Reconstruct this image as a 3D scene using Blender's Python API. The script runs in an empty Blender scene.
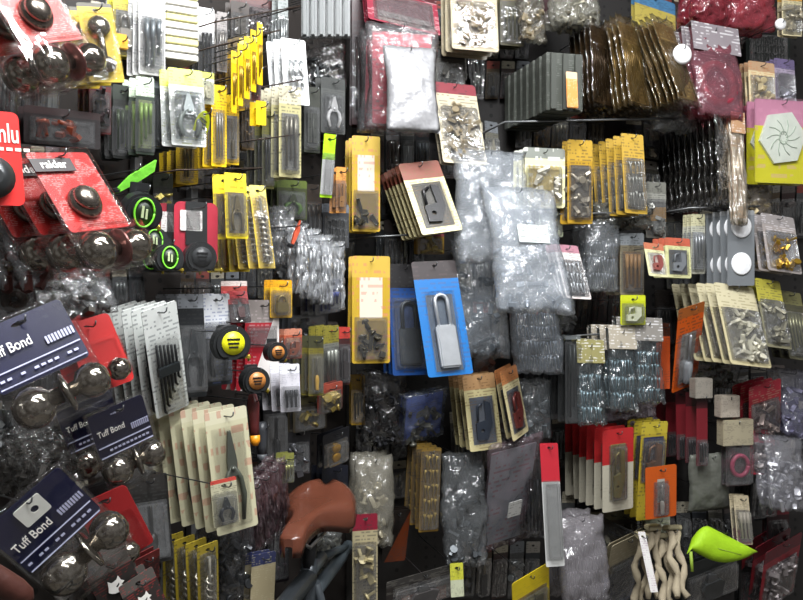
import bpy, bmesh, math, random, hashlib
from mathutils import Vector, Matrix
S = bpy.context.scene
COL = S.collection
F = 800.0; CXP, CYP = 401.5, 300.0; CAMZ = 1.4
S.view_settings.view_transform = 'Standard'; S.view_settings.look = 'None'
S.view_settings.gamma = 1.0; S.view_settings.use_curve_mapping = False
S.view_settings.exposure = 0.0
S.cycles.transparent_max_bounces = 40
cam = bpy.data.objects.new('camera', bpy.data.cameras.new('camera')); COL.objects.link(cam)
cam.location = (0, 0, CAMZ); cam.rotation_euler = (math.pi/2, 0, 0)
cam.data.sensor_width = 36; cam.data.lens = 36*F/803; cam.data.clip_start = .02
S.camera = cam

# ---------------------------------------------------------------- colour and materials
def lin(h):
    h = h.lstrip('#'); out = []
    for i in (0, 2, 4):
        c = int(h[i:i+2], 16)/255
        out.append(c/12.92 if c <= .04045 else ((c+.055)/1.055)**2.4)
    return (*out, 1)
_m = {}
def mat(col, rough=.5, metal=0, bump=0, scale=60, emit=0, var=.12):
    key = (col, rough, metal, bump, scale, emit, var)
    if key in _m: return _m[key]
    m = bpy.data.materials.new('mat_'+col.strip('#')); m.use_nodes = True; nt = m.node_tree; N = nt.nodes
    p = N['Principled BSDF']; c = lin(col)
    p.inputs['Roughness'].default_value = rough; p.inputs['Metallic'].default_value = metal
    tc = N.new('ShaderNodeTexCoord'); no = N.new('ShaderNodeTexNoise'); no.inputs['Scale'].default_value = scale
    nt.links.new(tc.outputs['Object'], no.inputs['Vector'])
    mx = N.new('ShaderNodeMix'); mx.data_type = 'RGBA'
    mx.inputs['A'].default_value = tuple(v*(1-var) for v in c[:3])+(1,); mx.inputs['B'].default_value = tuple(min(1, v*(1+var)) for v in c[:3])+(1,)
    nt.links.new(no.outputs['Fac'], mx.inputs['Factor']); nt.links.new(mx.outputs['Result'], p.inputs['Base Color'])
    if bump:
        b = N.new('ShaderNodeBump'); b.inputs['Strength'].default_value = bump; b.inputs['Distance'].default_value = .004
        nt.links.new(no.outputs['Fac'], b.inputs['Height']); nt.links.new(b.outputs['Normal'], p.inputs['Normal'])
    if emit:
        p.inputs['Emission Color'].default_value = c; p.inputs['Emission Strength'].default_value = emit
    _m[key] = m; return m
def plastic(tint='#ffffff', haze=.03, rough=.07, bump=.35, scale=22, gloss=1.0, milk='#dfe3e6'):
    key = ('pl', tint, haze, rough, bump, scale, gloss, milk)
    if key in _m: return _m[key]
    m = bpy.data.materials.new('clear_plastic'); m.use_nodes = True; nt = m.node_tree; N = nt.nodes; L = nt.links
    N.remove(N['Principled BSDF']); out = N['Material Output']
    tr = N.new('ShaderNodeBsdfTransparent'); tr.inputs[0].default_value = lin(tint)
    gl = N.new('ShaderNodeBsdfGlossy'); gl.inputs['Roughness'].default_value = rough
    df = N.new('ShaderNodeBsdfDiffuse'); df.inputs[0].default_value = lin(milk)
    fr = N.new('ShaderNodeLayerWeight'); fr.inputs[0].default_value = .35
    tc = N.new('ShaderNodeTexCoord'); no = N.new('ShaderNodeTexNoise'); no.inputs['Scale'].default_value = scale; no.inputs['Detail'].default_value = 3
    L.new(tc.outputs['Object'], no.inputs['Vector'])
    b = N.new('ShaderNodeBump'); b.inputs['Strength'].default_value = bump; b.inputs['Distance'].default_value = .02
    L.new(no.outputs['Fac'], b.inputs['Height']); L.new(b.outputs['Normal'], gl.inputs['Normal']); L.new(b.outputs['Normal'], fr.inputs['Normal'])
    ml = N.new('ShaderNodeMath'); ml.operation = 'MULTIPLY_ADD'; ml.inputs[1].default_value = .55*gloss; ml.inputs[2].default_value = .055*gloss
    L.new(fr.outputs['Fresnel'], ml.inputs[0])
    m1 = N.new('ShaderNodeMixShader'); m1.inputs[0].default_value = haze; L.new(tr.outputs[0], m1.inputs[1]); L.new(df.outputs[0], m1.inputs[2])
    m2 = N.new('ShaderNodeMixShader'); L.new(ml.outputs[0], m2.inputs[0]); L.new(m1.outputs[0], m2.inputs[1]); L.new(gl.outputs[0], m2.inputs[2])
    L.new(m2.outputs[0], out.inputs[0]); _m[key] = m; return m
def printed(body, header=None, hf=.2, panel=None, ink='#303030', nl=26, pz=(.08, .7), pw=.36, ink_amt=.55, accent=None, foil=0, nx=17):
    """card stock with printed areas, laid out in the card's own coordinates"""
    key = ('pr', body, header, hf, panel, ink, nl, pz, pw, ink_amt, accent, foil, nx)
    if key in _m: return _m[key]
    m = bpy.data.materials.new('printed_card'); m.use_nodes = True; nt = m.node_tree; N = nt.nodes; L = nt.links
    p = N['Principled BSDF']; p.inputs['Roughness'].default_value = .35; p.inputs['Metallic'].default_value = foil
    tc = N.new('ShaderNodeTexCoord'); sp = N.new('ShaderNodeSeparateXYZ'); L.new(tc.outputs['Generated'], sp.inputs[0])
    def M(op, a, b=None):
        n = N.new('ShaderNodeMath'); n.operation = op
        for i, v in enumerate((a, b)):
            if v is None: continue
            if isinstance(v, (int, float)): n.inputs[i].default_value = v
            else: L.new(v, n.inputs[i])
        return n.outputs[0]
    def mix(f, a, b):
        n = N.new('ShaderNodeMix'); n.data_type = 'RGBA'; L.new(f, n.inputs['Factor'])
        for k, v in (('A', a), ('B', b)):
            if isinstance(v, str): n.inputs[k].default_value = lin(v)
            else: L.new(v, n.inputs[k])
        return n.outputs['Result']
    x, z = sp.outputs['X'], sp.outputs['Z']
    hm = M('GREATER_THAN', z, 1-hf)
    c = mix(hm, body, header or body)
    pm = M('MULTIPLY', M('LESS_THAN', M('ABSOLUTE', M('SUBTRACT', x, .5)), pw), M('MULTIPLY', M('GREATER_THAN', z, pz[0]), M('LESS_THAN', z, pz[1])))
    if panel: c = mix(pm, c, panel)
    if accent:
        dm = M('GREATER_THAN', M('ADD', x, M('MULTIPLY', z, -.9)), .12); c = mix(dm, c, accent)
    ln = M('GREATER_THAN', M('FRACT', M('MULTIPLY', z, nl)), .58)
    cv = N.new('ShaderNodeCombineXYZ'); L.new(M('FLOOR', M('MULTIPLY', x, nx)), cv.inputs[0]); L.new(M('FLOOR', M('MULTIPLY', z, nl)), cv.inputs[2])
    wn = N.new('ShaderNodeTexWhiteNoise'); L.new(cv.outputs[0], wn.inputs['Vector'])
    no2 = N.new('ShaderNodeTexNoise'); no2.inputs['Scale'].default_value = 3.5; L.new(tc.outputs['Generated'], no2.inputs['Vector'])
    tm = M('MULTIPLY', M('MULTIPLY', ln, M('GREATER_THAN', wn.outputs['Value'], .45)), M('MULTIPLY', M('GREATER_THAN', no2.outputs['Fac'], .5), ink_amt))
    c = mix(tm, c, ink)
    L.new(c, p.inputs['Base Color']); _m[key] = m; return m

CLEAR = plastic(); STEEL = mat('#9a9a98', .28, .9); DSTEEL = mat('#4d4f50', .3, .8); CHROME = mat('#9c968c', .13, .97, 0, 25)
BLK = mat('#17181a', .4); WIRE = mat('#6d6f70', .35, .9)
CLEAR2 = plastic(haze=.0, rough=.05, bump=.25, scale=9, gloss=.45)

# ---------------------------------------------------------------- mesh helpers
def nb(): return bmesh.new()
def box(bm, c, s, R=None, bev=0):
    r = bmesh.ops.create_cube(bm, size=1); vs = r['verts']
    for v in vs:
        v.co = Vector((v.co.x*s[0], v.co.y*s[1], v.co.z*s[2]))
    if bev:
        es = list({e for v in vs for e in v.link_edges}); g = bmesh.ops.bevel(bm, geom=es, offset=bev, segments=2, affect='EDGES')
        vs = list({v for f in g['faces'] for v in f.verts} | {v for v in vs if v.is_valid})
    for v in vs:
        co = v.co.copy()
        if R: co = R @ co
        v.co = co+Vector(c)
def tube(bm, pts, r, seg=8, rad=None, caps=True):
    pts = [Vector(p) for p in pts]; rings = []; n = len(pts); up = None
    for i, p in enumerate(pts):
        t = (pts[min(i+1, n-1)]-pts[max(i-1, 0)]).normalized()
        if up is None: up = t.orthogonal().normalized()
        else:
            up = up-t*up.dot(t); up = up.normalized() if up.length > 1e-6 else t.orthogonal().normalized()
        q = t.cross(up); rr = rad[i] if rad else r
        rings.append([bm.verts.new(p+(up*math.cos(a)+q*math.sin(a))*rr) for a in [2*math.pi*k/seg for k in range(seg)]])
    for i in range(n-1):
        for k in range(seg):
            f = bm.faces.new((rings[i][k], rings[i][(k+1) % seg], rings[i+1][(k+1) % seg], rings[i+1][k])); f.smooth = True
    if caps: bm.faces.new(rings[0][::-1]); bm.faces.new(rings[-1])
def lathe(bm, prof, c, axis, seg=20):
    axis = Vector(axis).normalized(); tube(bm, [Vector(c)+axis*p[1] for p in prof], 1, seg, [max(p[0], 1e-4) for p in prof])
def ball(bm, c, r, sc=(1, 1, 1), sub=2):
    q = bmesh.ops.create_icosphere(bm, subdivisions=sub, radius=r)
    for v in q['verts']:
        v.co = Vector((v.co.x*sc[0], v.co.y*sc[1], v.co.z*sc[2]))+Vector(c)
        for f in v.link_faces: f.smooth = True
def prism(bm, poly, y0, y1, holes=()):
    """outline in X-Z pushed from y0 (front) to y1, with optional holes"""
    loops = [poly]+list(holes); es = []
    for lp in loops:
        vs = [bm.verts.new((x, y0, z)) for x, z in lp]
        es += [bm.edges.new((vs[i], vs[(i+1) % len(vs)])) for i in range(len(vs))]
    g = bmesh.ops.triangle_fill(bm, use_beauty=True, edges=es, normal=(0, -1, 0))
    fs = [f for f in g['geom'] if isinstance(f, bmesh.types.BMFace)]
    ex = bmesh.ops.extrude_face_region(bm, geom=fs)
    for v in [v for v in ex['geom'] if isinstance(v, bmesh.types.BMVert)]: v.co.y = y1
def rrect(w, z0, z1, r, n=4):
    pts = []; x = w/2
    for (cx, cz, a0) in ((x-r, z1-r, 0), (-x+r, z1-r, 90), (-x+r, z0+r, 180), (x-r, z0+r, 270)):
        for k in range(n+1):
            a = math.radians(a0+90*k/n); pts.append((cx+r*math.cos(a), cz+r*math.sin(a)))
    return pts
def circ(cx, cz, r, n=16, rz=None): return [(cx+r*math.cos(2*math.pi*k/n), cz+(rz or r)*math.sin(2*math.pi*k/n)) for k in range(n)]
def obj(name, bm, m, parent=None, label=None):
    me = bpy.data.meshes.new(name)
    if isinstance(bm, bpy.types.Mesh): me = bm
    else:
        bmesh.ops.recalc_face_normals(bm, faces=bm.faces); bm.to_mesh(me); bm.free()
    me.materials.clear(); me.materials.append(m)
    o = bpy.data.objects.new(name, me); COL.objects.link(o)
    if parent: o.parent = parent
    if label: o['label'] = label
    return o
def tag(o, label, cat, group=None, kind=None):
    o['label'] = label; o['category'] = cat
    if group: o['group'] = group
    if kind: o['kind'] = kind
    return o
def lettering(s, size, x, z, y, m, parent, bold=0, al='CENTER', sx=1):
    cu = bpy.data.curves.new('t', 'FONT'); cu.body = s; cu.size = size; cu.extrude = .0003; cu.align_x = al; cu.align_y = 'CENTER'; cu.offset = bold
    t = bpy.data.objects.new('t', cu); COL.objects.link(t)
    bpy.context.view_layer.update()
    me = bpy.data.meshes.new_from_object(t); bpy.data.objects.remove(t)
    me.transform(Matrix.Translation((x, y, z)) @ Matrix.Rotation(math.pi/2, 4, 'X') @ Matrix.Diagonal((sx, 1, 1, 1)))
    return obj('lettering', me, m, parent)
def copy_tree(o, parent=None):
    c = o.copy(); COL.objects.link(c); c.parent = parent
    for ch in list(o.children): copy_tree(ch, c)
    return c

# ---------------------------------------------------------------- the two pegboard walls and placing things on them
WL = (Vector((-.126, 2.0, 0)), Vector((.806, -.592, 0)).normalized())
WR = (Vector((-.126, 2.0, 0)), Vector((.3, -.954, 0)).normalized())
def ray(px, py): return Vector(((px-CXP)/F, 1, -(py-CYP)/F))
def P(px, py, Y): return ray(px, py)*Y+Vector((0, 0, CAMZ))
def on_wall(px, py, d):
    w = WL if px < 351 else WR; n = w[1]; p0 = w[0]+n*d; r = ray(px, py)
    return p0.dot(n)/r.dot(n), w
def frame(cx, cy, w, h, lean, slope, k, d, corners=None):
    if corners: tl, tr, bl = [Vector(c) for c in corners]
    else:
        a = Vector((w*math.cos(math.radians(slope)), -w*math.sin(math.radians(slope))))
        b = Vector((h*math.sin(math.radians(lean)), h*math.cos(math.radians(lean))))
        tl = Vector((cx, cy))-a/2-b/2; tr = tl+a; bl = tl+b
    a = tr-tl; b = bl-tl; c = a.dot(b); r = k if (corners and k != 1.12 and k != 1.03) else k*a.length/b.length
    A2, B2 = a.dot(a), b.dot(b); q = A2-r*r*B2
    u = (-q+math.sqrt(q*q+4*r*r*c*c))/2; za = math.sqrt(max(u, 0)); zb = math.sqrt(max((A2+u)/(r*r)-B2, 0))
    if abs(c) > 1: zb = -math.copysign(zb, c)
    else: zb = -zb
    tc = (tl+tr)/2; Y, w_ = on_wall(tc.x, tc.y, d)
    s = Y/F; yl = Y-s*za/2; yr = Y+s*za/2
    PT = P(tl.x, tl.y, yl); PR = P(tr.x, tr.y, yr); PB = P(bl.x, bl.y, yl+s*zb)
    X = (PR-PT); W = X.length; X.normalize(); Z = PT-PB
    if corners: Z = Z-X*Z.dot(X); H = Z.length; Z.normalize()
    else: H = Z.length; Z.normalize(); X = X-Z*X.dot(Z); X.normalize()
    Yv = Z.cross(X)
    O = (PT+PR)/2
    return Matrix((X, Yv, Z)).transposed().to_4x4(), O, W, H, w_[1]

ORD = ['', 'second', 'third', 'fourth', 'fifth', 'sixth', 'seventh', 'eighth', 'ninth', 'tenth', 'eleventh', 'twelfth']
ALL = set()
def hang(maker, label, name, cat, cx=0, cy=0, w=40, h=80, lean=0, slope=0, n=1, d=.16, gap=.016, k=None, corners=None, hook=True, jit=1.5, real=None, **kw):
    if k is None: k = 1.12 if (corners[0][0] if corners else cx) < 351 else 1.03
    R, O, W, H, nrm = frame(cx, cy, w, h, lean, slope, k, d, corners)
    rnd = random.Random(label)
    root = bpy.data.objects.new(name, None); COL.objects.link(root); root.empty_display_size = .02
    root.matrix_world = Matrix.Translation(O) @ R
    maker(root, W, H, rnd, **kw)
    assert label not in ALL, label
    ALL.add(label)
    tag(root, ('frontmost '+label) if n > 1 else label, cat, ('row of '+label) if n > 1 else None)
    for i in range(1, n):
        c = copy_tree(root)
        J = Matrix.Rotation(math.radians(rnd.uniform(-jit, jit)), 4, 'Y') @ Matrix.Rotation(math.radians(rnd.uniform(-jit, jit)*.4), 4, 'X')
        c.matrix_world = Matrix.Translation(O-nrm*gap*i) @ R @ J
        c['label'] = label+', '+ORD[i]+' from front'
    if hook:
        X, Y, Z = R.col[0].xyz, R.col[1].xyz, R.col[2].xyz
        hp = O-Z*.012
        bm = nb(); t = .0012
        tube(bm, [hp-nrm*d, hp-nrm*d*.5+Vector((0, 0, .0)), hp+nrm*.012, hp+nrm*.017+Vector((0, 0, .003)), hp+nrm*.018+Vector((0, 0, .009))], t, 6)
        o = obj('wire_peg_hook', bm, WIRE); tag(o, 'hook of the '+(real or label), 'hook', ('hooks of the '+real) if real else None)
    return root

# ---------------------------------------------------------------- package contents; each returns part name, mesh, material
def contents(kind, rnd, w, z0, z1, dd, c1, c2):
    """fills x in +-w/2, z in z0..z1, y in -dd..0"""
    h = z1-z0; zc = (z0+z1)/2; y = -dd*.5; out = []
    def add(n, bm, m): out.append((n, bm, m))
    if kind == 'rods':
        n = max(3, int(w/.009)); bm = nb()
        for i in range(n):
            x = -w/2+w*(i+.5)/n; l = h*(.95-.4*i/n*rnd.choice((0, 1)))
            tube(bm, [(x, y, z1), (x, y, z1-l*.4), (x, y, z1-l*.42), (x, y, z1-l)], 1, 8, [w/n*.42]*2+[w/n*.28]*2)
        add('bit_set', bm, c1)
    elif kind == 'auger':
        r = min(w*.3, .009); bm = nb(); pts = []
        for i in range(60):
            a = i*.9; pts.append((math.cos(a)*r, y+math.sin(a)*r, z1-h*.25-h*.72*i/60))
        tube(bm, pts, r*.42, 6); tube(bm, [(0, y, z1), (0, y, z0)], r*.45, 6); add('drill_bit', bm, c1)
    elif kind == 'pliers':
        bm = nb(); s = w/2
        for sg in (-1, 1):
            tube(bm, [(sg*s*.1, y, zc+h*.14), (sg*s*.6, y, zc-h*.02), (sg*s*.75, y, zc-h*.2), (sg*s*.5, y, z0+h*.03)], 1, 8, [w*.07, w*.1, w*.11, w*.08])
        add('grip', bm, c2); bm = nb()
        prism(bm, [(-s*.35, zc+h*.02), (s*.35, zc+h*.02), (s*.4, zc+h*.18), (s*.1, z1), (-s*.1, z1), (-s*.4, zc+h*.18)], y-.003, y+.003); ball(bm, (0, y-.003, zc+h*.1), w*.09)
        add('jaws', bm, c1)
    elif kind == 'knife':
        bm = nb(); prism(bm, [(-w*.2, z0), (w*.2, z0), (w*.26, zc), (w*.15, zc+h*.15), (-w*.2, zc+h*.12), (-w*.27, zc-h*.1)], -dd*.8, -dd*.2); add('handle', bm, c2)
        bm = nb(); prism(bm, [(-w*.14, zc+h*.12), (w*.1, zc+h*.14), (w*.06, z1-h*.1), (-w*.12, z1)], y-.001, y+.001); add('blade', bm, c1)
    elif kind == 'allen':
        n = 6; bm = nb()
        for i in range(n):
            x = -w/2+w*(i+.5)/n; l = h*(1-.09*i)
            tube(bm, [(x, y, z1-.1*h*i/n), (x, y, z1-l), (x+w*.07, y, z1-l-.004)], w/n*.33, 6)
        add('key_set', bm, c1); bm = nb(); box(bm, (0, y, zc+h*.1), (w, dd*.8, h*.14), bev=.001); add('holder', bm, c2)
    elif kind == 'discs':
        r = min(w*.46, h*.24)
        for zz in (z1-r, z0+r):
            bm = nb(); lathe(bm, [(r*.2, 0), (r, 0), (r, dd*.3), (r*.9, dd*.4), (r*.1, dd*.42)], (0, 0, zz), (0, -1, 0), 24); add('disc', bm, c1)
    elif kind == 'ring':
        bm = nb(); r = min(w, h)*.42
        tube(bm, [(r*math.cos(a), y, zc+r*1.1*math.sin(a)) for a in [2*math.pi*k/24 for k in range(25)]], r*.24, 8); add('coil', bm, c1)
    elif kind == 'disc':
        bm = nb(); r = min(w, h)*.46; lathe(bm, [(r*.2, 0), (r, 0), (r, dd*.6), (r*.7, dd*.75), (r*.25, dd*.75), (r*.2, dd*.3)], (0, 0, zc), (0, -1, 0), 24); add('wheel', bm, c1)
        bm = nb(); lathe(bm, [(r*.22, 0), (r*.22, dd*.9), (r*.1, dd*.95)], (0, 0, zc), (0, -1, 0), 12); add('hub', bm, c2)
    elif kind == 'lock':
        bm = nb(); box(bm, (0, y, z0+h*.3), (w*.85, dd*.8, h*.55), bev=min(dd, w)*.2); add('lock_body', bm, c1)
        bm = nb(); r = w*.27; tube(bm, [(-r, y, z0+h*.55)]+[(r*math.cos(a), y, z1-r-.004+r*math.sin(a)) for a in [math.pi-math.pi*k/8 for k in range(9)]]+[(r, y, z0+h*.55)], w*.08, 8); add('shackle', bm, c1)
    elif kind == 'doorlock':
        bm = nb(); lathe(bm, [(w*.2, 0), (w*.42, .002), (w*.42, dd*.5), (w*.3, dd*.8), (w*.1, dd)], (0, 0, z1-w*.42), (0, -1, 0), 20); add('lock_body', bm, c1)
        bm = nb(); ball(bm, (0, y, z0+w*.34), w*.36, (1.15, .7, 1)); tube(bm, [(0, y, z0+w*.3), (0, y, z1-w*.4)], w*.12, 8); add('knob', bm, c1)
    elif kind == 'hinge':
        bm = nb()
        for sg in (-1, 1):
            prism(bm, rrect(w*.42, z0+h*.1, z1-h*.1, w*.06), -.004, -.001, [circ(0, z0+h*q, w*.05, 8) for q in (.25, .5, .75)])
            bmesh.ops.translate(bm, verts=[v for v in bm.verts if abs(v.co.x) < w*.22 and not v.tag], vec=(sg*w*.25, 0, 0))
            for v in bm.verts: v.tag = True
        tube(bm, [(0, -.005, z0+h*.1), (0, -.005, z1-h*.1)], w*.06, 8); add('hinge', bm, c1)
    elif kind == 'teeth':
        bm = nb(); nx = max(3, int(w/.008)); nz = max(3, int(h/.03))
        for i in range(nx):
            for j in range(nz):
                x = -w/2+w*(i+.5)/nx; zz = z0+h*(j+.5)/nz+rnd.uniform(-.003, .003)
                tube(bm, [(x, y+rnd.uniform(-.3, .3)*dd, zz-h/nz*.45), (x+rnd.uniform(-.004, .004), y, zz+h/nz*.2), (x, y, zz+h/nz*.42)], 1, 6, [.0012, .0016, .0036])
        add('screws', bm, c1)
    elif kind == 'chunks':
        bm = nb(); n = int(max(7, min(30, w*h/.00034)))
        for i in range(n):
            c = (rnd.uniform(-.44, .44)*w, y+rnd.uniform(-.3, .3)*dd, z0+h*rnd.random()**1.3)
            R = Matrix.Rotation(rnd.uniform(0, 6), 3, Vector((rnd.random()-.5, rnd.random()-.5, rnd.random()-.5)).normalized())
            if i % 3: box(bm, c, (rnd.uniform(.006, .014), rnd.uniform(.005, .009), rnd.uniform(.010, .032)), R)
            else: lathe(bm, [(.003, -.014), (.004, .006), (.009, .006), (.009, .011)], c, R @ Vector((0, 0, 1)), 8)
        add('fittings', bm, c1)
    elif kind == 'driver':
        bm = nb(); zz = z0+h*.5; r = w*.2
        lathe(bm, [(r*.5, 0), (r, h*.03), (r*.8, h*.12), (r, h*.3), (r*.8, h*.42), (r*.4, h*.46)], (0, y, z0), (0, 0, 1), 10); add('handle', bm, c2)
        bm = nb(); tube(bm, [(0, y, z0+h*.44), (0, y, z1-h*.05), (0, y, z1)], 1, 8, [r*.3, r*.3, r*.15]); add('shaft', bm, c1)
    elif kind == 'figure':
        bm = nb(); prism(bm, [(-w*.42, z0+h*.05), (w*.1, z0+h*.02), (w*.42, zc-h*.1), (w*.4, z1-h*.08), (w*.1, z1-h*.02), (w*.12, zc), (-w*.4, zc-h*.05)], -dd*.7, -dd*.1, [circ(-w*.12, z0+h*.25, w*.1, 8)]); tube(bm, [(-w*.3, y, zc), (-w*.25, y, z1-h*.15), (0, y, z1-h*.08)], w*.06, 6); add('fitting', bm, c1)
    elif kind == 'twist':
        for i in range(max(2, int(w/.025))):
            bm = nb(); x = -w/2+.0125+i*.025*min(1, w/.03)
            tube(bm, [(x+.006*math.sin(q*1.3+i), y+.004*math.cos(q*1.7), z0+h*q/8) for q in range(9)], 1, 7, [.006+.005*(q % 2)*rnd.random() for q in range(9)]); add('strip', bm, c1)
    elif kind == 'tape':
        bm = nb(); r = min(w, h)*.46; lathe(bm, [(r*.3, 0), (r*.95, 0), (r, dd*.3), (r, dd*.8), (r*.85, dd), (r*.2, dd)], (0, 0, zc), (0, -1, 0), 24); add('tape_case', bm, c2)
        bm = nb(); lathe(bm, [(r*.5, 0), (r*.55, .0015), (r*.1, .002)], (0, -dd, zc), (0, -1, 0), 20); add('badge', bm, c1)
    return out

def mk_card(root, W, H, rnd, body='#dddddd', header=None, hf=.2, panel=None, ink='#333333', c='rods', cc='#55585a', c2='#202224', metal=.6,
            dd=.014, zr=(.06, .68), wr=.8, blister=True, accent=None, ink_amt=.55, foil=0, rough=.35, sleeve=False, nl=26, emblem=None, tint=None, pw=.36, pz=(.08, .7), shell=None):
    bm = nb(); r = min(W, H)*.06
    prism(bm, rrect(W, -H, 0, r), 0, .0012, [circ(0, -.011, .0045, 8, .003)] if H > .07 else [])
    obj('backing_card', bm, printed(body, header, hf, panel, ink, nl, pz, pw, ink_amt, accent, foil), root)
    z0, z1 = -H*(1-zr[0]), -H*(1-zr[1]); w = W*wr
    host = root
    if blister:
        bm = nb(); prism(bm, rrect(w+.006, z0-.003, z1+.003, .003), -.0012, -.0002)
        i = .002; box(bm, (0, -dd/2-.001, (z0+z1)/2), (w-i, dd, z1-z0-i), bev=min(.004, dd*.3))
        host = obj('blister', bm, shell or CLEAR, root)
    if c:
        for nme, b2, m2 in contents(c, rnd, w*.84, z0+.004, z1-.004, dd*.85, mat(cc, rough, metal), mat(c2, .4)):
            obj(nme, b2, m2, root)
    if sleeve:
        bm = nb(); prism(bm, rrect(W+.01, -H-.006, .004, .004), -dd-.004, -dd-.0034); obj('sleeve', bm, plastic(haze=.06, bump=.5, scale=30), root)
    if emblem: emblem(root, W, H, dd)
def mk_frame(root, W, H, rnd, body='#d9cfa8', inner='#3a3a38', header='#8b4a38', c='figure', cc='#222222', c2='#b04038', metal=.1, dd=.012, hf=.2):
    mk_card(root, W, H, rnd, body, header, hf, inner, '#6a5030', c, cc, c2, metal, dd, (.1, .68), .72, True, pz=(.08, .7), pw=.36, shell=CLEAR2)
def bag_mesh(W, H, T, rnd, top=.12, nx=14, nz=20, crink=1.0):
    bm = nb(); g = {}
    ph = [rnd.uniform(0, 6) for _ in range(6)]
    for sd in (-1, 1):
        for i in range(nx+1):
            for j in range(nz+1):
                edge = i in (0, nx) or j in (0, nz)
                if sd == 1 and edge: g[sd, i, j] = g[-1, i, j]; continue
                u, v = i/nx, j/nz
                bul = (1-(2*u-1)**2)**.5*min(1, (v*(1-v)*4)**.6) if not edge else 0
                x = (u-.5)*W*(1-.05*math.sin(v*7+ph[0])); z = -v*H
                wr = (math.sin(u*9+v*17+ph[1])*.5+math.sin(u*23-v*11+ph[2])*.35+rnd.uniform(-.5, .5))*.004*crink
                zz = z+(rnd.uniform(-1, 1)*.003*crink if edge else rnd.uniform(-1, 1)*.004*crink)
                g[sd, i, j] = bm.verts.new((x+rnd.uniform(-1, 1)*.0025*crink, sd*T/2*bul+(wr if not edge else wr*.3)*(1 if sd < 0 else .6), zz))
        for i in range(nx):
            for j in range(nz):
                q = [g[sd, i, j], g[sd, i+1, j], g[sd, i+1, j+1], g[sd, i, j+1]]
                if rnd.random() < .5: fs = [q[:3], [q[0], q[2], q[3]]]
                else: fs = [[q[0], q[1], q[3]], q[1:]]
                for t in fs:
                    try: f = bm.faces.new(t); f.smooth = True
                    except ValueError: pass
    return bm
def mk_bag(root, W, H, rnd, T=.03, header=None, hh=.18, c='chunks', cc='#77797b', c2='#303234', metal=.6, milk='#c9cdd0', haze=.1, insert=None, ins_ink='#555555', zr=(.05, .7), crink=1.0, wr=.8, rough=.4, tint='#ffffff', label_patch=None):
    bm = bag_mesh(W, H, T, rnd, crink=crink)
    obj('plastic_bag', bm, plastic(tint=tint, haze=haze, rough=.14, bump=.8, scale=30, gloss=1.0, milk=milk), root)
    if header:
        bm = nb(); prism(bm, rrect(W*.98, -H*hh, .004, .002), -T*.25-.005, -T*.25-.0035); box(bm, (0, T*.25+.004, -H*hh/2), (W*.98, .001, H*hh)); box(bm, (0, 0, .004), (W*.98, T*.5+.009, .001))
        obj('header_card', bm, printed(header, ink='#eeeeee', nl=8), root)
    if insert:
        bm = nb(); prism(bm, rrect(W*.84, -H*.94, -H*.08, .003), T*.06, T*.06+.001); obj('insert_card', bm, printed(insert, ink=ins_ink, nl=20), root)
    if label_patch:
        bm = nb(); prism(bm, rrect(W*label_patch[3], label_patch[2]*-H, label_patch[1]*-H, .002), -T*.5-.006, -T*.5-.005); obj('paper_label', bm, printed(label_patch[0], nl=6), root)
    if c:
        for nme, b2, m2 in contents(c, rnd, W*wr, -H*(1-zr[0]), -H*(1-zr[1]), T*.6, mat(cc, rough, metal), mat(c2, .4)):
            for v in b2.verts: v.co.y += T*.3
            obj(nme, b2, m2, root)
def mk_box(root, W, H, rnd, body='#aaaaaa', header=None, D=.03, ink='#444444', ribs=0, band=None, rough=.5):
    bm = nb(); box(bm, (0, 0, -H/2), (W, D, H), bev=.0015)
    obj('box_body', bm, printed(body, header, ink=ink), root)
    if ribs:
        bm = nb()
        for i in range(ribs): box(bm, (-W/2+W*(i+.5)/ribs, -D/2-.004, -H/2), (W/ribs*.45, .008, H*.96), bev=.001)
        obj('ribbing', bm, mat(body, rough), root)
    if band:
        bm = nb(); box(bm, (0, -D/2-.001, -H*.5), (W*1.01, .002, H*.22)); obj('paper_band', bm, printed(band), root)
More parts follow.
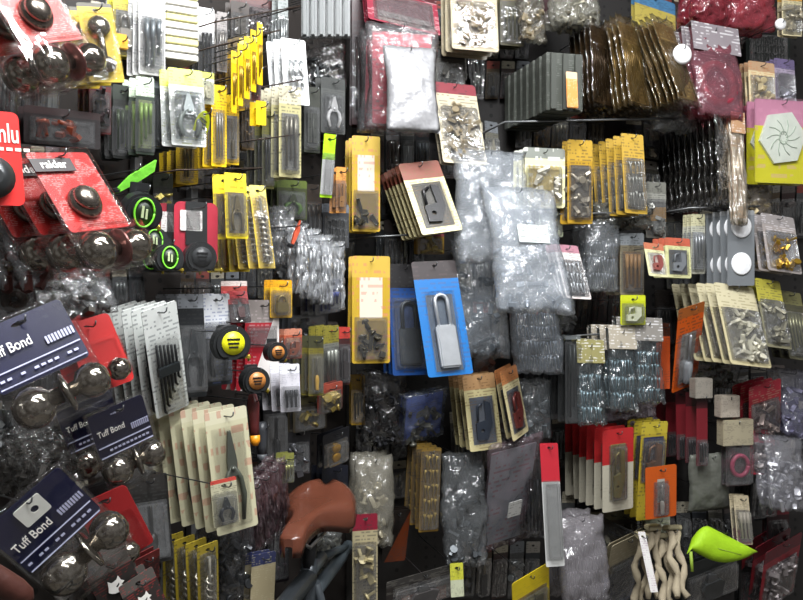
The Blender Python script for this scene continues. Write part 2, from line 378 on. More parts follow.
# ---------------------------------------------------------------- special packages
def mk_knobs(root, W, H, rnd, body='#c4302c', text=None, topknob=True, text2=False, price=False, stripes=False):
    cz = -H*(.6 if text2 else .68); bm = nb(); prism(bm, rrect(W*.94, cz, -H*.03, .006), 0, .0012, [circ(0, -H*.03-.010, .010, 12, .003)])
    card = obj('backing_card', bm, printed(body, ink='#f0e6e0', nl=44, nx=46, ink_amt=.4 if not text2 else .0), root)
    bm = nb()                                           # clear clamshell: flat tray over the card with a raised rim
    prism(bm, rrect(W, -H, 0, .006), -.0035, -.003); prism(bm, rrect(W, -H, 0, .006), .003, .0035)
    e = .004
    tube(bm, [(-W/2, 0, 0), (W/2, 0, 0), (W/2, 0, -H), (-W/2, 0, -H), (-W/2, 0, 0)], .0028, 6)
    sh = obj('clamshell', bm, CLEAR2, root)
    r = H*(.175 if text2 else .135); zc = -H*(.8 if text2 else .84)
    bm = nb()
    box(bm, (0, 0, zc), (W*.97, 2*r+.006, 2*r+.012), bev=.008)
    obj('knob_bubble', bm, CLEAR2, root)
    for x, ax, rr in ((-W*.25, -1, r), (W*.36, 1, r*.86)):
        bm = nb(); lathe(bm, [(rr*.05, -rr*1.0), (rr*.45, -rr*.93), (rr*.8, -rr*.68), (rr, -rr*.25), (rr*1.0, rr*.15), (rr*.82, rr*.6), (rr*.45, rr*.85), (rr*.42, rr*1.3)], (x, 0, zc), (-ax, 0, 0), 28)
        obj('door_knob', bm, CHROME, root)
    bm = nb(); lathe(bm, [(r*.3, -.005), (r*.95, -.003), (r*1.0, 0), (r*.8, .003), (r*.35, .005)], (W*.1, 0, zc), (1, -.1, 0), 28); obj('rose_plate', bm, CHROME if text2 else mat('#6e4a46', .3, .8), root)
    if topknob:
        kz = -H*.47; rr = H*.12
        bm = nb(); lathe(bm, [(rr*1.0, 0), (rr*1.05, .004), (rr*.9, .01), (rr*.3, .012)], (-W*.06, -.002, kz), (0, -1, 0), 24)
        lathe(bm, [(rr*.3, .006), (rr*.5, .008), (rr*.8, .012), (rr*.78, .018), (rr*.5, .024), (rr*.1, .025)], (-W*.1, -.002, kz), (0, -1, 0), 24)
        obj('display_knob', bm, mat('#7a726a', .25, .9), root)
    if text:
        s, z, x, sz = text; z *= H; x *= W; sz *= W
        bm = nb(); box(bm, (x, -.0042, z), (len(s)*sz*.6, .001, sz*1.15))
        if not text2: obj('logo_panel', bm, mat('#2b2424', .4), root, 'dark logo panel')
        else: bm.free()
        lettering(s, sz, x, z, -.0052, mat('#f4f0ea', .4), root, bold=sz*.008, sx=.72 if text2 else .95)
    if text2:
        bm = nb()
        for z in (-H*.44, -H*.57): box(bm, (0, -.0042, z), (W*.9, .0008, .0016))
        for i in range(12):
            if rnd.random() < .8: box(bm, (-W*.4+i*W*.07, -.0042, -H*.505), (W*.045, .0008, .003))
        for i in range(9): box(bm, (W*.16+i*W*.034, -.0042, -H*.33), (W*.022, .0008, .010))
        obj('printed_rules', bm, mat('#b9bbd6', .5), root)
    if price:
        bm = nb(); prism(bm, rrect(.036, -H*.24, -.01, .003), -.006, -.005, [circ(.003, -H*.15, .005, 10)]); obj('price_tag', bm, mat('#d8d8d0', .6), root, 'pale grey hang tag')
def mk_tape(root, W, H, rnd, body='#1b1d1e', badge='#d7dc2a', side=None, ring=None, T=.032, card=None, strap=None, text=None):
    r = min(W, H)*(.36 if card else .5); zc = -H+r
    poly = [((r if card else W/2)*math.cos(a)*(1 if math.sin(a) > -.5 else 1.02), zc+r*max(math.sin(a), -.82)) for a in [2*math.pi*k/28 for k in range(28)]]
    bm = nb(); prism(bm, poly, -T/2, T/2); bmesh.ops.bevel(bm, geom=[e for e in bm.edges if abs((e.verts[0].co.y-e.verts[1].co.y)) < 1e-5 and len(e.link_faces) == 2 and abs(e.calc_face_angle(0)) > 1], offset=r*.14, segments=2, affect='EDGES')
    obj('case', bm, mat(body, .45), root)
    bm = nb(); lathe(bm, [(r*.62, 0), (r*.62, .002), (r*.05, .003)], (0, -T/2, zc+r*.05), (0, -1, 0), 22); b = obj('side_badge', bm, mat(badge, .4), root)
    if ring:
        bm = nb(); tube(bm, [(r*.5*math.cos(a), -T/2-.003, zc+r*.05+r*.72*math.sin(a)) for a in [2*math.pi*k/24 for k in range(25)]], r*.055, 6); obj('neon_ring', bm, mat(ring, .4), root)
        bm = nb(); box(bm, (-r*.1, -T/2-.004, zc+r*.1), (r*.12, .002, r*.6)); box(bm, (r*.1, -T/2-.004, zc), (r*.1, .002, r*.5)); obj('badge_marks', bm, mat('#b9c79a', .5), root)
    else:
        bm = nb()
        for i, z in enumerate((.22, 0, -.2)): box(bm, (0, -T/2-.0035, zc+r*(z+.05)), (r*(.7-.1*i), .0012, r*.09))
        obj('badge_marks', bm, BLK, root)
    bm = nb(); box(bm, (W*.42, 0, zc-r*.72), (W*.2, T*.5, r*.14)); tube(bm, [(W*.5, 0, zc-r*.6), (W*.5, 0, zc-r*.95)], .002, 6); obj('end_hook', bm, mat('#b8a23a', .3, .7), root)
    bm = nb(); box(bm, (0, T/2+.002, -H*.3), (W*.5, .002, H*.6), bev=.0008); obj('belt_clip', bm, DSTEEL, root)
    if card:
        bm = nb(); prism(bm, rrect(W, zc-r*.4, 0, W*.15), T/2+.004, T/2+.0052, [circ(0, -.012, .006)]); obj('backing_card', bm, mat(card, .4), root)
        bm = nb(); prism(bm, rrect(W*.5, -H*.4, -H*.12, .002), T/2+.001, T/2+.0035); bmesh.ops.translate(bm, verts=bm.verts, vec=(-W*.12, 0, 0)); obj('paper_label', bm, printed('#e6e4e0', ink='#8a5a5c', nl=9), root)
        bm = nb(); prism(bm, rrect(W*1.05, -H, .002, W*.2), -T/2-.006, -T/2-.005); obj('clamshell', bm, CLEAR2, root)
def mk_band(root, W, H, rnd, body='#6cc430'):       # bent strap of webbing
    bm = nb(); prism(bm, [(-W/2, -H), (-W*.1, -H*.45), (W/2, 0), (W*.42, -H*.4), (0, -H*.75), (-W*.4, -H)], -.004, .004); obj('webbing', bm, mat(body, .7, bump=.5), root)
    bm = nb(); box(bm, (-W*.42, 0, -H*.92), (.012, .012, .008), bev=.002); obj('buckle', bm, BLK, root)

# ================================================================= THE SETTING
def struct(name, bm, m, parent=None):
    o = obj(name, bm, m, parent); o['kind'] = 'structure'; return o
def wall(name, w, t0, t1, m):
    n = w[1]; t = Vector((-n.y, n.x, 0)); bm = nb()
    a, b = w[0]+t*t0, w[0]+t*t1; th = n*-.03
    vs = [bm.verts.new(p+Vector((0, 0, z))) for z in (0, 2.8) for p in (a, b, b+th, a+th)]
    for f in ((0, 1, 5, 4), (1, 2, 6, 5), (2, 3, 7, 6), (3, 0, 4, 7), (0, 3, 2, 1), (4, 5, 6, 7)): bm.faces.new([vs[i] for i in f])
    return struct(name, bm, m)
def pegmat(col):
    m = bpy.data.materials.new('pegboard'); m.use_nodes = True; nt = m.node_tree; N = nt.nodes; L = nt.links; p = N['Principled BSDF']
    tc = N.new('ShaderNodeTexCoord'); mp = N.new('ShaderNodeVectorMath'); mp.operation = 'MULTIPLY'; mp.inputs[1].default_value = (40, 40, 40)
    v = N.new('ShaderNodeVectorMath'); v.operation = 'FRACTION'; L.new(tc.outputs['Object'], mp.inputs[0]); L.new(mp.outputs[0], v.inputs[0])
    s = N.new('ShaderNodeVectorMath'); s.operation = 'DISTANCE'; s.inputs[1].default_value = (.5, .5, .5); L.new(v.outputs[0], s.inputs[0])
    g = N.new('ShaderNodeMath'); g.operation = 'LESS_THAN'; g.inputs[1].default_value = .22; L.new(s.outputs['Value'], g.inputs[0])
    mx = N.new('ShaderNodeMix'); mx.data_type = 'RGBA'; mx.inputs['A'].default_value = lin(col); mx.inputs['B'].default_value = lin('#050505'); L.new(g.outputs[0], mx.inputs['Factor']); L.new(mx.outputs['Result'], p.inputs['Base Color'])
    p.inputs['Roughness'].default_value = .6; return m
wall('wall_left', WL, -.0, 1.5, pegmat('#2a2522')) if False else None
# tangent (-ny, nx): for the left wall it runs away from the camera, for the right wall likewise leftwards
wall('wall_left', WL, -1.6, .0, pegmat('#2b2623'))
wall('wall_right', WR, .0, 2.2, pegmat('#272524'))
bm = nb(); box(bm, (.2, 1.2, -.02), (3.6, 3.6, .04)); struct('floor', bm, mat('#5c5750', .6, 0, .2, 8))
bm = nb(); box(bm, (.2, 1.2, 2.82), (3.6, 3.6, .04)); struct('ceiling', bm, mat('#b9b7b0', .8))
for i, px in enumerate((-60, 136, 192, 351)):
    w = WL; Y, _ = on_wall(px if px < 351 else 350, 300, .012); p = P(px, 300, Y)
    bm = nb(); box(bm, (p.x, p.y, 1.4), (.016, .016, 2.78), Matrix.Rotation(math.atan2(w[1].y, w[1].x), 3, 'Z')); struct('trim_%d' % (i+1), bm, mat('#7b7c7c', .4, .6) if i < 3 else mat('#3a3835', .5))

# ================================================================= LIGHTS (ceiling tubes above the aisle)
def tubelight(x, y, ang, length, power, label, z=2.66, size=.07):
    r = bpy.data.objects.new('ceiling_light', None); COL.objects.link(r); r.location = (x, y, 2.8); r.rotation_euler = (0, 0, math.radians(ang))
    tag(r, label, 'ceiling light', 'fluorescent tubes over the aisle')
    bm = nb(); box(bm, (0, 0, -.02), (length+.1, .1, .04), bev=.005); obj('housing', bm, mat('#d8d8d4', .4), r)
    bm = nb(); tube(bm, [(-length/2, 0, -.06), (length/2, 0, -.06)], .014, 12); obj('tube', bm, mat('#f4f7fa', .3, emit=14), r)
    bm = nb()
    for s in (-1, 1): box(bm, (s*(length/2+.01), 0, -.05), (.02, .03, .05))
    obj('end_cap', bm, mat('#d8d8d4', .4), r)
    l = bpy.data.lights.new('tube_light', 'AREA'); l.shape = 'RECTANGLE'; l.size = length; l.size_y = size; l.energy = power; l.color = (.97, .98, 1.0)
    o = bpy.data.objects.new('tube_light', l); COL.objects.link(o); o.location = (x, y, z); o.rotation_euler = (0, 0, math.radians(ang))
tubelight(.05, .75, 60, 1.1, 50, 'ceiling light nearest the left wall')
tubelight(.75, .9, 15, 1.1, 24, 'ceiling light nearest the right wall')
tubelight(.3, -.1, 0, 1.1, 30, 'ceiling light above the camera end of the aisle')
W_ = bpy.data.worlds.new('world'); S.world = W_; W_.use_nodes = True
nt = W_.node_tree; bg = nt.nodes['Background']; bg.inputs[1].default_value = .29
tc = nt.nodes.new('ShaderNodeTexCoord'); gr = nt.nodes.new('ShaderNodeTexNoise'); gr.inputs['Scale'].default_value = 2.2; nt.links.new(tc.outputs['Generated'], gr.inputs['Vector'])
rp = nt.nodes.new('ShaderNodeValToRGB'); rp.color_ramp.elements[0].color = (.25, .22, .2, 1); rp.color_ramp.elements[0].position = .4; rp.color_ramp.elements[1].color = (.95, .95, .95, 1); rp.color_ramp.elements[1].position = .62
nt.links.new(gr.outputs['Fac'], rp.inputs[0]); nt.links.new(rp.outputs[0], bg.inputs[0])

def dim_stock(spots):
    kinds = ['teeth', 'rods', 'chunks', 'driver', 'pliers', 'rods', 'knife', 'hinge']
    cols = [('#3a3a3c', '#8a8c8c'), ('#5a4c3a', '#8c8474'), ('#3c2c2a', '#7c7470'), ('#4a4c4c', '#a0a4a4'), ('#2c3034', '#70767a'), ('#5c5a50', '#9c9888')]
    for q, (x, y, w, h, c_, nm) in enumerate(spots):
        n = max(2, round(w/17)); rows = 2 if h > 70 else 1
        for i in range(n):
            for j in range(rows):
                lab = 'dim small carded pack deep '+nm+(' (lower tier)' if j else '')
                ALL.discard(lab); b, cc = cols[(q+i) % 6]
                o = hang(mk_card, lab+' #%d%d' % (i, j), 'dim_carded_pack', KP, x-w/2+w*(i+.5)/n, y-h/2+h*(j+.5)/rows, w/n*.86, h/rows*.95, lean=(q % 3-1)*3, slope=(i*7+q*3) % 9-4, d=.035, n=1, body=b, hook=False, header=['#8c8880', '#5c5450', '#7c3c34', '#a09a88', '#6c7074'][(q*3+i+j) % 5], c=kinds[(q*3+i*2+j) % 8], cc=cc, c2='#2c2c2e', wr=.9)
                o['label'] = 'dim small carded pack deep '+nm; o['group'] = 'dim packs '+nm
# ================================================================= LEFT WALL
RED, BLU = '#b8211f', '#10133c'
HK, KP = 'carded_hardware', 'hardware pack'
hang(mk_knobs, 'red door knob pack with big chrome knobs, top left corner', 'door_knob_pack', 'door knob pack', corners=((-36, -46), (34, -46), (-4, 98)), d=.25, k=.66, n=2, gap=.075, body='#c8504c')
hang(mk_knobs, 'red door knob pack with white lettering on a dark logo panel', 'door_knob_pack', 'door knob pack', corners=((20, 149), (86, 149), (66, 278)), d=.27, k=.66, n=3, gap=.07, body=RED, text=('raider', -.15, -.2, .17))
hang(mk_knobs, 'dark blue door knob pack at the left edge', 'door_knob_pack', 'door knob pack', corners=((-36, 334), (60, 294), (16, 444)), d=.3, k=.93, n=1, gap=.075, body=BLU, topknob=False, text=('Tuff Bond', -.27, -.2, .16), text2=True)
hang(mk_knobs, 'dark blue door knob pack beside the cream card row', 'door_knob_pack', 'door knob pack', corners=((84, 417), (143, 391), (97, 496)), d=.25, k=.8, n=2, gap=.08, body='#13163a', topknob=False, text=('Tuff Bond', -.27, -.18, .16), text2=True)
hang(mk_knobs, 'dark blue door knob pack with a pale hang tag', 'door_knob_pack', 'door knob pack', corners=((-24, 533), (58, 462), (30, 632)), d=.33, k=.86, n=1, body='#10143e', topknob=False, text=('Tuff Bond', -.32, -.18, .16), text2=True, price=True)
def mk_red1(root, W, H, rnd, body=RED):
    bm = nb(); prism(bm, rrect(W, -H, 0, .008), 0, .0012, [circ(0, -.012, .009, 12, .003)]); obj('backing_card', bm, printed(body, ink='#e8c0b8', ink_amt=0), root)
    bm = nb(); box(bm, (0, -.008, -H*.62), (W*.92, .015, H*.6), bev=.004); obj('blister', bm, CLEAR2, root)
    bm = nb(); r = H*.16; lathe(bm, [(r*.1, -r), (r*.7, -r*.7), (r, 0), (r*.8, r*.6), (r*.4, r)], (W*.05, -.03, -H*.8), (-1, 0, 0), 24); obj('door_knob', bm, CHROME, root)
hang(mk_red1, 'red knob card with one knob, right of the dark blue pack', 'door_knob_pack', 'door knob pack', corners=((62, 326), (108, 312), (86, 398)), d=.22, k=.8, n=2, gap=.05)
hang(mk_red1, 'red knob card with one knob, below the dark blue pack', 'door_knob_pack', 'door knob pack', corners=((74, 507), (125, 484), (96, 570)), d=.22, k=.8, n=1, gap=.05, body='#a82a2c')
def mk_redlabel(root, W, H, rnd):
    bm = nb(); prism(bm, rrect(W, -H, 0, .008), 0, .0012, [circ(0, -.012, .009, 12, .003)]); obj('backing_card', bm, mat('#cf2a26', .35), root)
    lettering('nlu', .034, W*.34, -H*.24, -.0008, mat('#e8d8d0', .5), root, bold=.0004, sx=.6)
    bm = nb()
    for i in range(5): box(bm, (W*.1+i*.010, -.0006, -H*.4), (.007, .0006, .004))
    obj('printed_rules', bm, mat('#e8d8d0', .5), root)
    bm = nb(); lathe(bm, [(.012, 0), (.026, .002), (.026, .012), (.01, .02)], (W*.05, 0, -H*.72), (0, -1, 0), 20); obj('lock_ring', bm, DSTEEL, root)
hang(mk_redlabel, 'bright red rounded card with white lettering, left edge', 'red_lock_card', 'lock pack', corners=((-58, 106), (18, 113), (-62, 204)), d=.3, k=.9)

hang(mk_card, 'yellow card holding a nickel door lock', 'door_lock_pack', 'lock pack', corners=((76, 2), (111, 4), (76, 82)), d=.2, n=3, gap=.03, body='#c9ac1c', header='#4d4a3c', hf=.05, shell=CLEAR2, c='doorlock', cc='#9a958c', metal=.9, rough=.2, dd=.02, wr=.9, zr=(.06, .85), ink_amt=.2)
hang(mk_card, 'small yellow fitting card right of the nickel lock card', HK, KP, 124, 24, 22, 66, d=.12, n=2, body='#b5a53a', header='#d8d040', panel='#8f8c80', c='lock', cc='#8f8a80')
hang(mk_box, 'flat amber packet hanging under the small yellow card', 'amber_packet', 'packet', 121, 42, 13, 15, d=.15, D=.01, body='#dfa41c')
hang(mk_card, 'dark packet with small red parts under the lock card', HK, KP, 100, 104, 22, 60, d=.12, n=3, body='#5a1e1e', header='#2c2626', c='chunks', cc='#3a3032')
hang(mk_card, 'black card with orange print between the two red knob packs', HK, KP, 62, 128, 76, 38, d=.14, n=2, body='#262021', header='#3a2c2c', c='chunks', cc='#8a4028', metal=0)
hang(mk_bag, 'clear bag of red-brown caps on the left edge', 'parts_bag', 'bag', 24, 240, 44, 110, lean=20, d=.12, n=2, gap=.05, cc='#4a2a26', header='#3c2020')
hang(mk_bag, 'clear bag of dark steel knobs under the red lettered pack', 'parts_bag', 'bag', 80, 290, 60, 60, lean=18, slope=12, d=.14, n=2, gap=.05, cc='#55524c', c='chunks')
hang(mk_card, 'dark brown card low on the left edge above the blue packs', HK, KP, 12, 292, 46, 70, lean=8, slope=6, d=.1, body='#2c221f', header='#5a4a1c', c='disc', cc='#3a3028')

# white tall and stacked packs, top
hang(mk_card, 'tall white card with grey tools beside the metal upright', HK, KP, 152, 34, 26, 84, d=.16, n=3, gap=.014, body='#e6e6e4', panel='#b9bab8', ink='#7c8088', c='rods', cc='#90989c', c2='#333333')
for i in range(9):
    hang(mk_box, 'flat white box in the pile behind the rails, '+(['topmost']+[ORD[j]+' from the top' for j in range(1, 9)])[i], 'flat_white_box', 'box', 176, -1+i*7.6, 32, 6.5, slope=3, d=.13, D=.07, hook=False, body='#dcdad2' if i % 3 else '#e4dfa0', ink='#77766c')
hang(mk_card, 'white topped card with black rods right of the white pile', HK, KP, 206, 46, 16, 76, d=.15, n=3, gap=.014, body='#3a3738', header='#ffffff', hf=.45, c='rods', cc='#2a2a2c', ink_amt=.2)
hang(mk_card, 'slim grey card of bright metal strips beside the brass packs', HK, KP, 222, 42, 10, 60, d=.14, n=3, body='#8f8a88', c='rods', cc='#b5b0aa', metal=.9)
hang(mk_card, 'maroon card hanging high above the yellow packs', HK, KP, 262, 16, 42, 34, d=.08, n=3, body='#4c2c2c', header='#5e3a38', c='teeth', cc='#4a3c3c')
hang(mk_card, 'dark brown card behind the brass rods at the top', HK, KP, 240, 22, 18, 40, d=.1, n=2, body='#3b322c', c='hinge', cc='#44403a')
# green/black packs
hang(mk_card, 'black card with pale green bottles left of the white packs', HK, KP, 122, 122, 18, 74, d=.13, n=3, gap=.018, body='#1e211e', header='#2b332b', c='rods', cc='#3c4a30', metal=.2, wr=.9)
hang(mk_card, 'dark green pack with a bright lime window', HK, KP, 145, 116, 18, 78, d=.17, n=3, gap=.018, body='#2e3b2e', header='#c8d8c0', hf=.25, panel='#7d8a48', c='rods', cc='#7c9848', metal=.1, wr=.9)
hang(mk_card, 'black pack with curved grey cutters', HK, KP, 165, 112, 22, 76, d=.16, n=3, gap=.02, body='#2a302e', header='#6a7074', c='pliers', cc='#3a4446', c2='#252b2a', wr=.9)
hang(mk_card, 'white and lime card with a grey pair of cutters', HK, KP, 187, 108, 34, 78, lean=3, d=.2, n=2, gap=.022, body='#d8dcd8', header='#dde46a', hf=.22, panel='#7f8a88', ink='#9aa02c', c='pliers', cc='#a0a8a8', c2='#5e6660', dd=.02, wr=.9)
def mk_oval(root, W, H, rnd, body='#d6e21c'):
    bm = nb(); prism(bm, circ(0, -H*.55, W*.5, 22, H*.45), 0, .0015, [circ(0, -H*.2, .003, 8)]); obj('oval_label', bm, mat(body, .5), root)
    bm = nb()
    for i in range(5): box(bm, (0, -.0008, -H*(.35+.1*i)), (W*.55, .0008, H*.045), Matrix.Rotation(.5, 3, 'Y'))
    obj('printed_marks', bm, mat('#2c3010', .5), root)
hang(mk_oval, 'lime oval label tilted over the grey cutters', 'oval_label', 'label', 202, 125, 15, 36, lean=-14, d=.24)
hang(mk_card, 'white card with lime edges and a pale handle', HK, KP, 205, 88, 18, 32, d=.2, body='#e4e6c8', header='#d8de60', c='hinge', cc='#c8c4a8', metal=.3)
# yellow/brass zone
hang(mk_card, 'slim yellow card, leftmost of the bright yellow pair under the rails', HK, KP, 219, 126, 15, 82, d=.2, n=3, gap=.02, body='#e4bd10', header='#eec828', c='rods', cc='#a8a49a', dd=.01, wr=.6)
hang(mk_card, 'yellow card with a clear window right of the lime oval', HK, KP, 232, 130, 14, 70, d=.17, n=3, gap=.02, body='#e0b818', panel='#a8a298', c='driver', cc='#b0aca0', c2='#554c34')
hang(mk_card, 'long brass coloured card hanging from the rails', HK, KP, 239, 74, 12, 74, d=.14, n=4, gap=.02, body='#c79b16', header='#5a4a28', c='rods', cc='#8a6a20', metal=.5)
hang(mk_card, 'tall bright yellow card at the top of the rail group', HK, KP, 254, 52, 14, 30, d=.2, n=2, gap=.02, body='#eccb12', header='#f4e078', ink_amt=.2, c=None, blister=False)
hang(mk_card, 'narrow red card under the tall bright yellow card', HK, KP, 256, 84, 9, 34, d=.2, body='#8a3426', c='rods', cc='#7a6a60')
hang(mk_card, 'yellow square tag low under the rails', HK, KP, 261, 113, 10, 24, d=.22, n=2, body='#efc80c', c=None, blister=False, ink_amt=.15)
hang(mk_card, 'bronze card of nails behind the yellow square tag', HK, KP, 248, 118, 12, 64, d=.13, n=4, gap=.018, body='#6a5430', header='#9c8a78', c='teeth', cc='#7c6440')
hang(mk_card, 'yellow card with hanging tail end, leftmost under the oval label', HK, KP, 187, 156, 22, 58, d=.1, n=3, gap=.025, body='#caa81a', c='rods', cc='#5c5228', wr=.5)
hang(mk_card, 'clear front yellow card of chisels right of the brass rods', HK, KP, 290, 132, 22, 92, d=.19, n=5, gap=.02, body='#a8a276', header='#b8b29a', panel='#8c8a80', c='rods', cc='#8c887c', metal=.6, wr=.7)
hang(mk_card, 'olive card of long files below the yellow square tag', HK, KP, 268, 150, 12, 78, d=.15, n=3, gap=.02, body='#5c5a2c', c='rods', cc='#3c3c38')
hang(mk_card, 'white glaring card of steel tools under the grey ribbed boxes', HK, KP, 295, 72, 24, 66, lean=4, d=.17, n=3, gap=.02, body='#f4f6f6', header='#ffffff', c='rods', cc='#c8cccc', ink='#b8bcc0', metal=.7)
hang(mk_card, 'silver card of blades beside the glaring white card', HK, KP, 283, 34, 10, 90, d=.12, n=3, body='#8c9290', c='rods', cc='#c4c8c8', metal=.9)
for i in range(6):
    hang(mk_box, 'grey ribbed box hanging above the crossed hooks, '+['first', 'second', 'third', 'fourth', 'fifth', 'sixth'][i]+' from the left', 'ribbed_grey_box', 'box', 305.5+i*8.2, 14, 7.4, 48, d=.16, k=1, D=.018, body='#7f8282', ribs=1, ink='#5c6060')
hang(mk_bag, 'black bag of wire clips under the grey ribbed boxes', 'parts_bag', 'bag', 326, 66, 38, 52, d=.13, n=2, cc='#3e4142', milk='#888888', haze=.05, T=.02)
hang(mk_card, 'grey card with white crossed hooks on the black rack', HK, KP, 333, 106, 24, 56, d=.16, n=2, body='#4a4c4a', c='pliers', cc='#dadada', c2='#c8c8c8', header='#3c3e3c')
hang(mk_card, 'black card of cutters left of the white crossed hooks', HK, KP, 312, 120, 16, 66, d=.17, n=3, body='#34362f', c='hinge', cc='#50524c')
hang(mk_card, 'fluorescent lime and white card near the corner', HK, KP, 328, 166, 12, 64, lean=-4, d=.2, n=1, body='#b4ea28', panel='#ffffff', pz=(.05, .6), pw=.5, c=None, blister=True, ink_amt=.1)
hang(mk_card, 'small orange card hanging beside the fluorescent lime card', HK, KP, 341, 190, 10, 46, d=.2, n=2, body='#d09048', c='figure', cc='#a87840', metal=.1)
hang(mk_card, 'olive card with leaf green tools under the chisel cards', HK, KP, 292, 200, 30, 40, d=.13, n=4, body='#3c4224', header='#55622c', panel='#4a5a28', c='pliers', cc='#4a5238', c2='#4c7024')
hang(mk_card, 'dark brown card with thin tools left of the olive card', HK, KP, 312, 214, 20, 60, d=.12, n=3, body='#3a322c', c='rods', cc='#4a443e')
hang(mk_card, 'dark grey card of hooks under the orange card', HK, KP, 336, 226, 26, 44, d=.15, n=2, body='#3c3e42', header='#6a7078', c='teeth', cc='#6a6c6e')

for i in range(5):
    hang(mk_card, 'narrow bright yellow strip card high on the rails, '+['first', 'second', 'third', 'fourth', 'fifth'][i]+' from left', 'yellow_strip_card', KP, 234+i*6.5, 82-i*7, 5, 62, d=.23, k=1.5, n=1, body='#dcb414', header='#e8c838', c='rods', cc='#9a7c2c', blister=False, dd=.004, ink_amt=.2)
# neon tapes
hang(mk_band, 'neon green strap slanting above the green ringed tape measures', 'neon_strap', 'strap', corners=((108, 166), (156, 160), (108, 194)), d=.2)
hang(mk_tape, 'black tape measure with a neon green ring, largest of the three', 'tape_measure', 'tape measure', 141, 208, 40, 48, lean=-6, d=.23, n=1, badge='#1c2a16', ring='#7ee03c')
hang(mk_tape, 'black tape measure with a neon green ring, middle one', 'tape_measure', 'tape measure', 152, 240, 30, 34, d=.16, badge='#1c2a16', ring='#7ee03c')
hang(mk_tape, 'black tape measure with a neon green ring, lowest of the three', 'tape_measure', 'tape measure', 167, 256, 30, 36, d=.2, n=2, gap=.05, badge='#1c2a16', ring='#7ee03c')
hang(mk_card, 'black card with gold print behind the green ringed tapes', HK, KP, 163, 208, 20, 70, d=.1, n=3, body='#1d1e18', header='#242a1c', panel='#5c5426', c='chunks', cc='#8c8040')
hang(mk_tape, 'tape measure on a red and white card in a clear shell', 'carded_tape_measure', 'tape measure', 199, 238, 44, 74, d=.21, n=3, gap=.05, badge='#3a3c3e', card='#a8283a', T=.03)
hang(mk_card, 'yellow card with brown tool handles beside the red tape card', HK, KP, 236, 206, 22, 66, lean=2, d=.23, n=2, gap=.03, body='#e2cb22', header='#e6d02c', hf=.28, panel='#7a6a38', c='pliers', cc='#6c6040', c2='#5c5030', nl=10, ink='#8a6a1c')
hang(mk_card, 'long yellow card hanging below the tool handle card', HK, KP, 238, 246, 20, 52, lean=4, d=.17, n=3, gap=.03, body='#d4bc20', panel='#c9a818', c='rods', cc='#d0b828', metal=0)
hang(mk_card, 'yellow card with a spiral auger bit', 'auger_bit_pack', 'drill bit pack', 262, 227, 16, 84, lean=7, d=.22, n=3, gap=.026, body='#c8ac30', header='#d8c850', hf=.15, panel='#a89048', c='auger', cc='#b8b4a8', metal=.9, wr=.7, zr=(.02, .85))
hang(mk_bag, 'clear bag of grey blades beside the auger cards', 'parts_bag', 'bag', 284, 236, 22, 60, d=.14, n=2, c='teeth', cc='#8c8884')
hang(mk_band, 'orange red curved strip above the grey blade bag', 'orange_strip', 'strip', 295, 234, 10, 28, d=.2, body='#c04c2c')
for i in range(4):
    hang(mk_bag, 'ragged clear pack of silver tools, '+['leftmost', 'second from left', 'third from left', 'rightmost'][i], 'silver_tool_pack', 'tool pack', 302+i*12, 258+i*6, 13, 70, d=.2-.01*i, c='rods', cc='#b8babc', metal=.8, milk='#e0e4e8', haze=.22, T=.02, n=2, gap=.025)
hang(mk_card, 'card with deep blue handles below the silver tool packs', HK, KP, 328, 297, 26, 34, slope=10, d=.17, n=3, gap=.02, body='#7c7f86', panel='#3a3f70', c='rods', cc='#3c4684', metal=0, wr=.9)
hang(mk_card, 'grey wire fittings card above the saddle bins near the corner', HK, KP, 308, 322, 40, 30, d=.1, n=3, body='#34363a', c='chunks', cc='#7c7f84')
hang(mk_card, 'yellow card with green foot under the auger cards', HK, KP, 281, 299, 22, 38, d=.19, n=2, body='#dcae24', header='#d89a1c', panel='#c8a01c', c='lock', cc='#8a7840')
hang(mk_card, 'small red and white card over the black yellow badged tape', HK, KP, 234, 286, 26, 10, slope=0, d=.2, k=1, body='#b85048', header='#e8d8d0', hf=.5, c=None, blister=False)
hang(mk_card, 'red and black card with a curved red grip', HK, KP, 239, 306, 20, 34, lean=8, d=.18, n=2, body='#3a2a2a', header='#c04448', hf=.45, c='knife', cc='#7c7c7c', c2='#4a2624')

# mid/low left wall
hang(mk_card, 'white card of black hex keys, tall and clean', 'hex_key_card', 'hex key set', corners=((141, 312), (176, 300), (146, 424)), d=.22, n=5, gap=.026, shell=CLEAR2, body='#e2e6e2', header='#eaeeea', hf=.25, ink='#5c6468', c='allen', cc='#101214', c2='#22282a', metal=.3, dd=.012, wr=.75, zr=(.03, .7))
hang(mk_card, 'white headed folding tool card left of the yellow badged tape', 'folding_tool_card', 'folding tool', 217, 340, 28, 92, lean=2, slope=4, d=.17, n=2, gap=.04, body='#303438', header='#dfe2e6', hf=.48, c='pliers', cc='#3a3d40', c2='#1c1e20', ink='#6070a0', dd=.018, wr=.9)
hang(mk_card, 'black tool card right of the hex key cards', 'black_tool_card', 'tool pack', 192, 346, 26, 104, lean=2, d=.16, n=3, gap=.03, body='#1c1f22', header='#8e9298', hf=.14, c='pliers', cc='#34383a', c2='#101214', dd=.018, wr=.95)
hang(mk_tape, 'black tape measure with a round yellow badge', 'tape_measure', 'tape measure', 230, 344, 37, 38, d=.26, badge='#e2e01c')
hang(mk_tape, 'small black tape measure with an orange badge, upper one', 'tape_measure', 'tape measure', 275, 351, 20, 24, d=.24, badge='#b8783c')
hang(mk_tape, 'small black tape measure with an orange badge, lower one', 'tape_measure', 'tape measure', 254, 380, 27, 30, d=.25, badge='#b8783c')
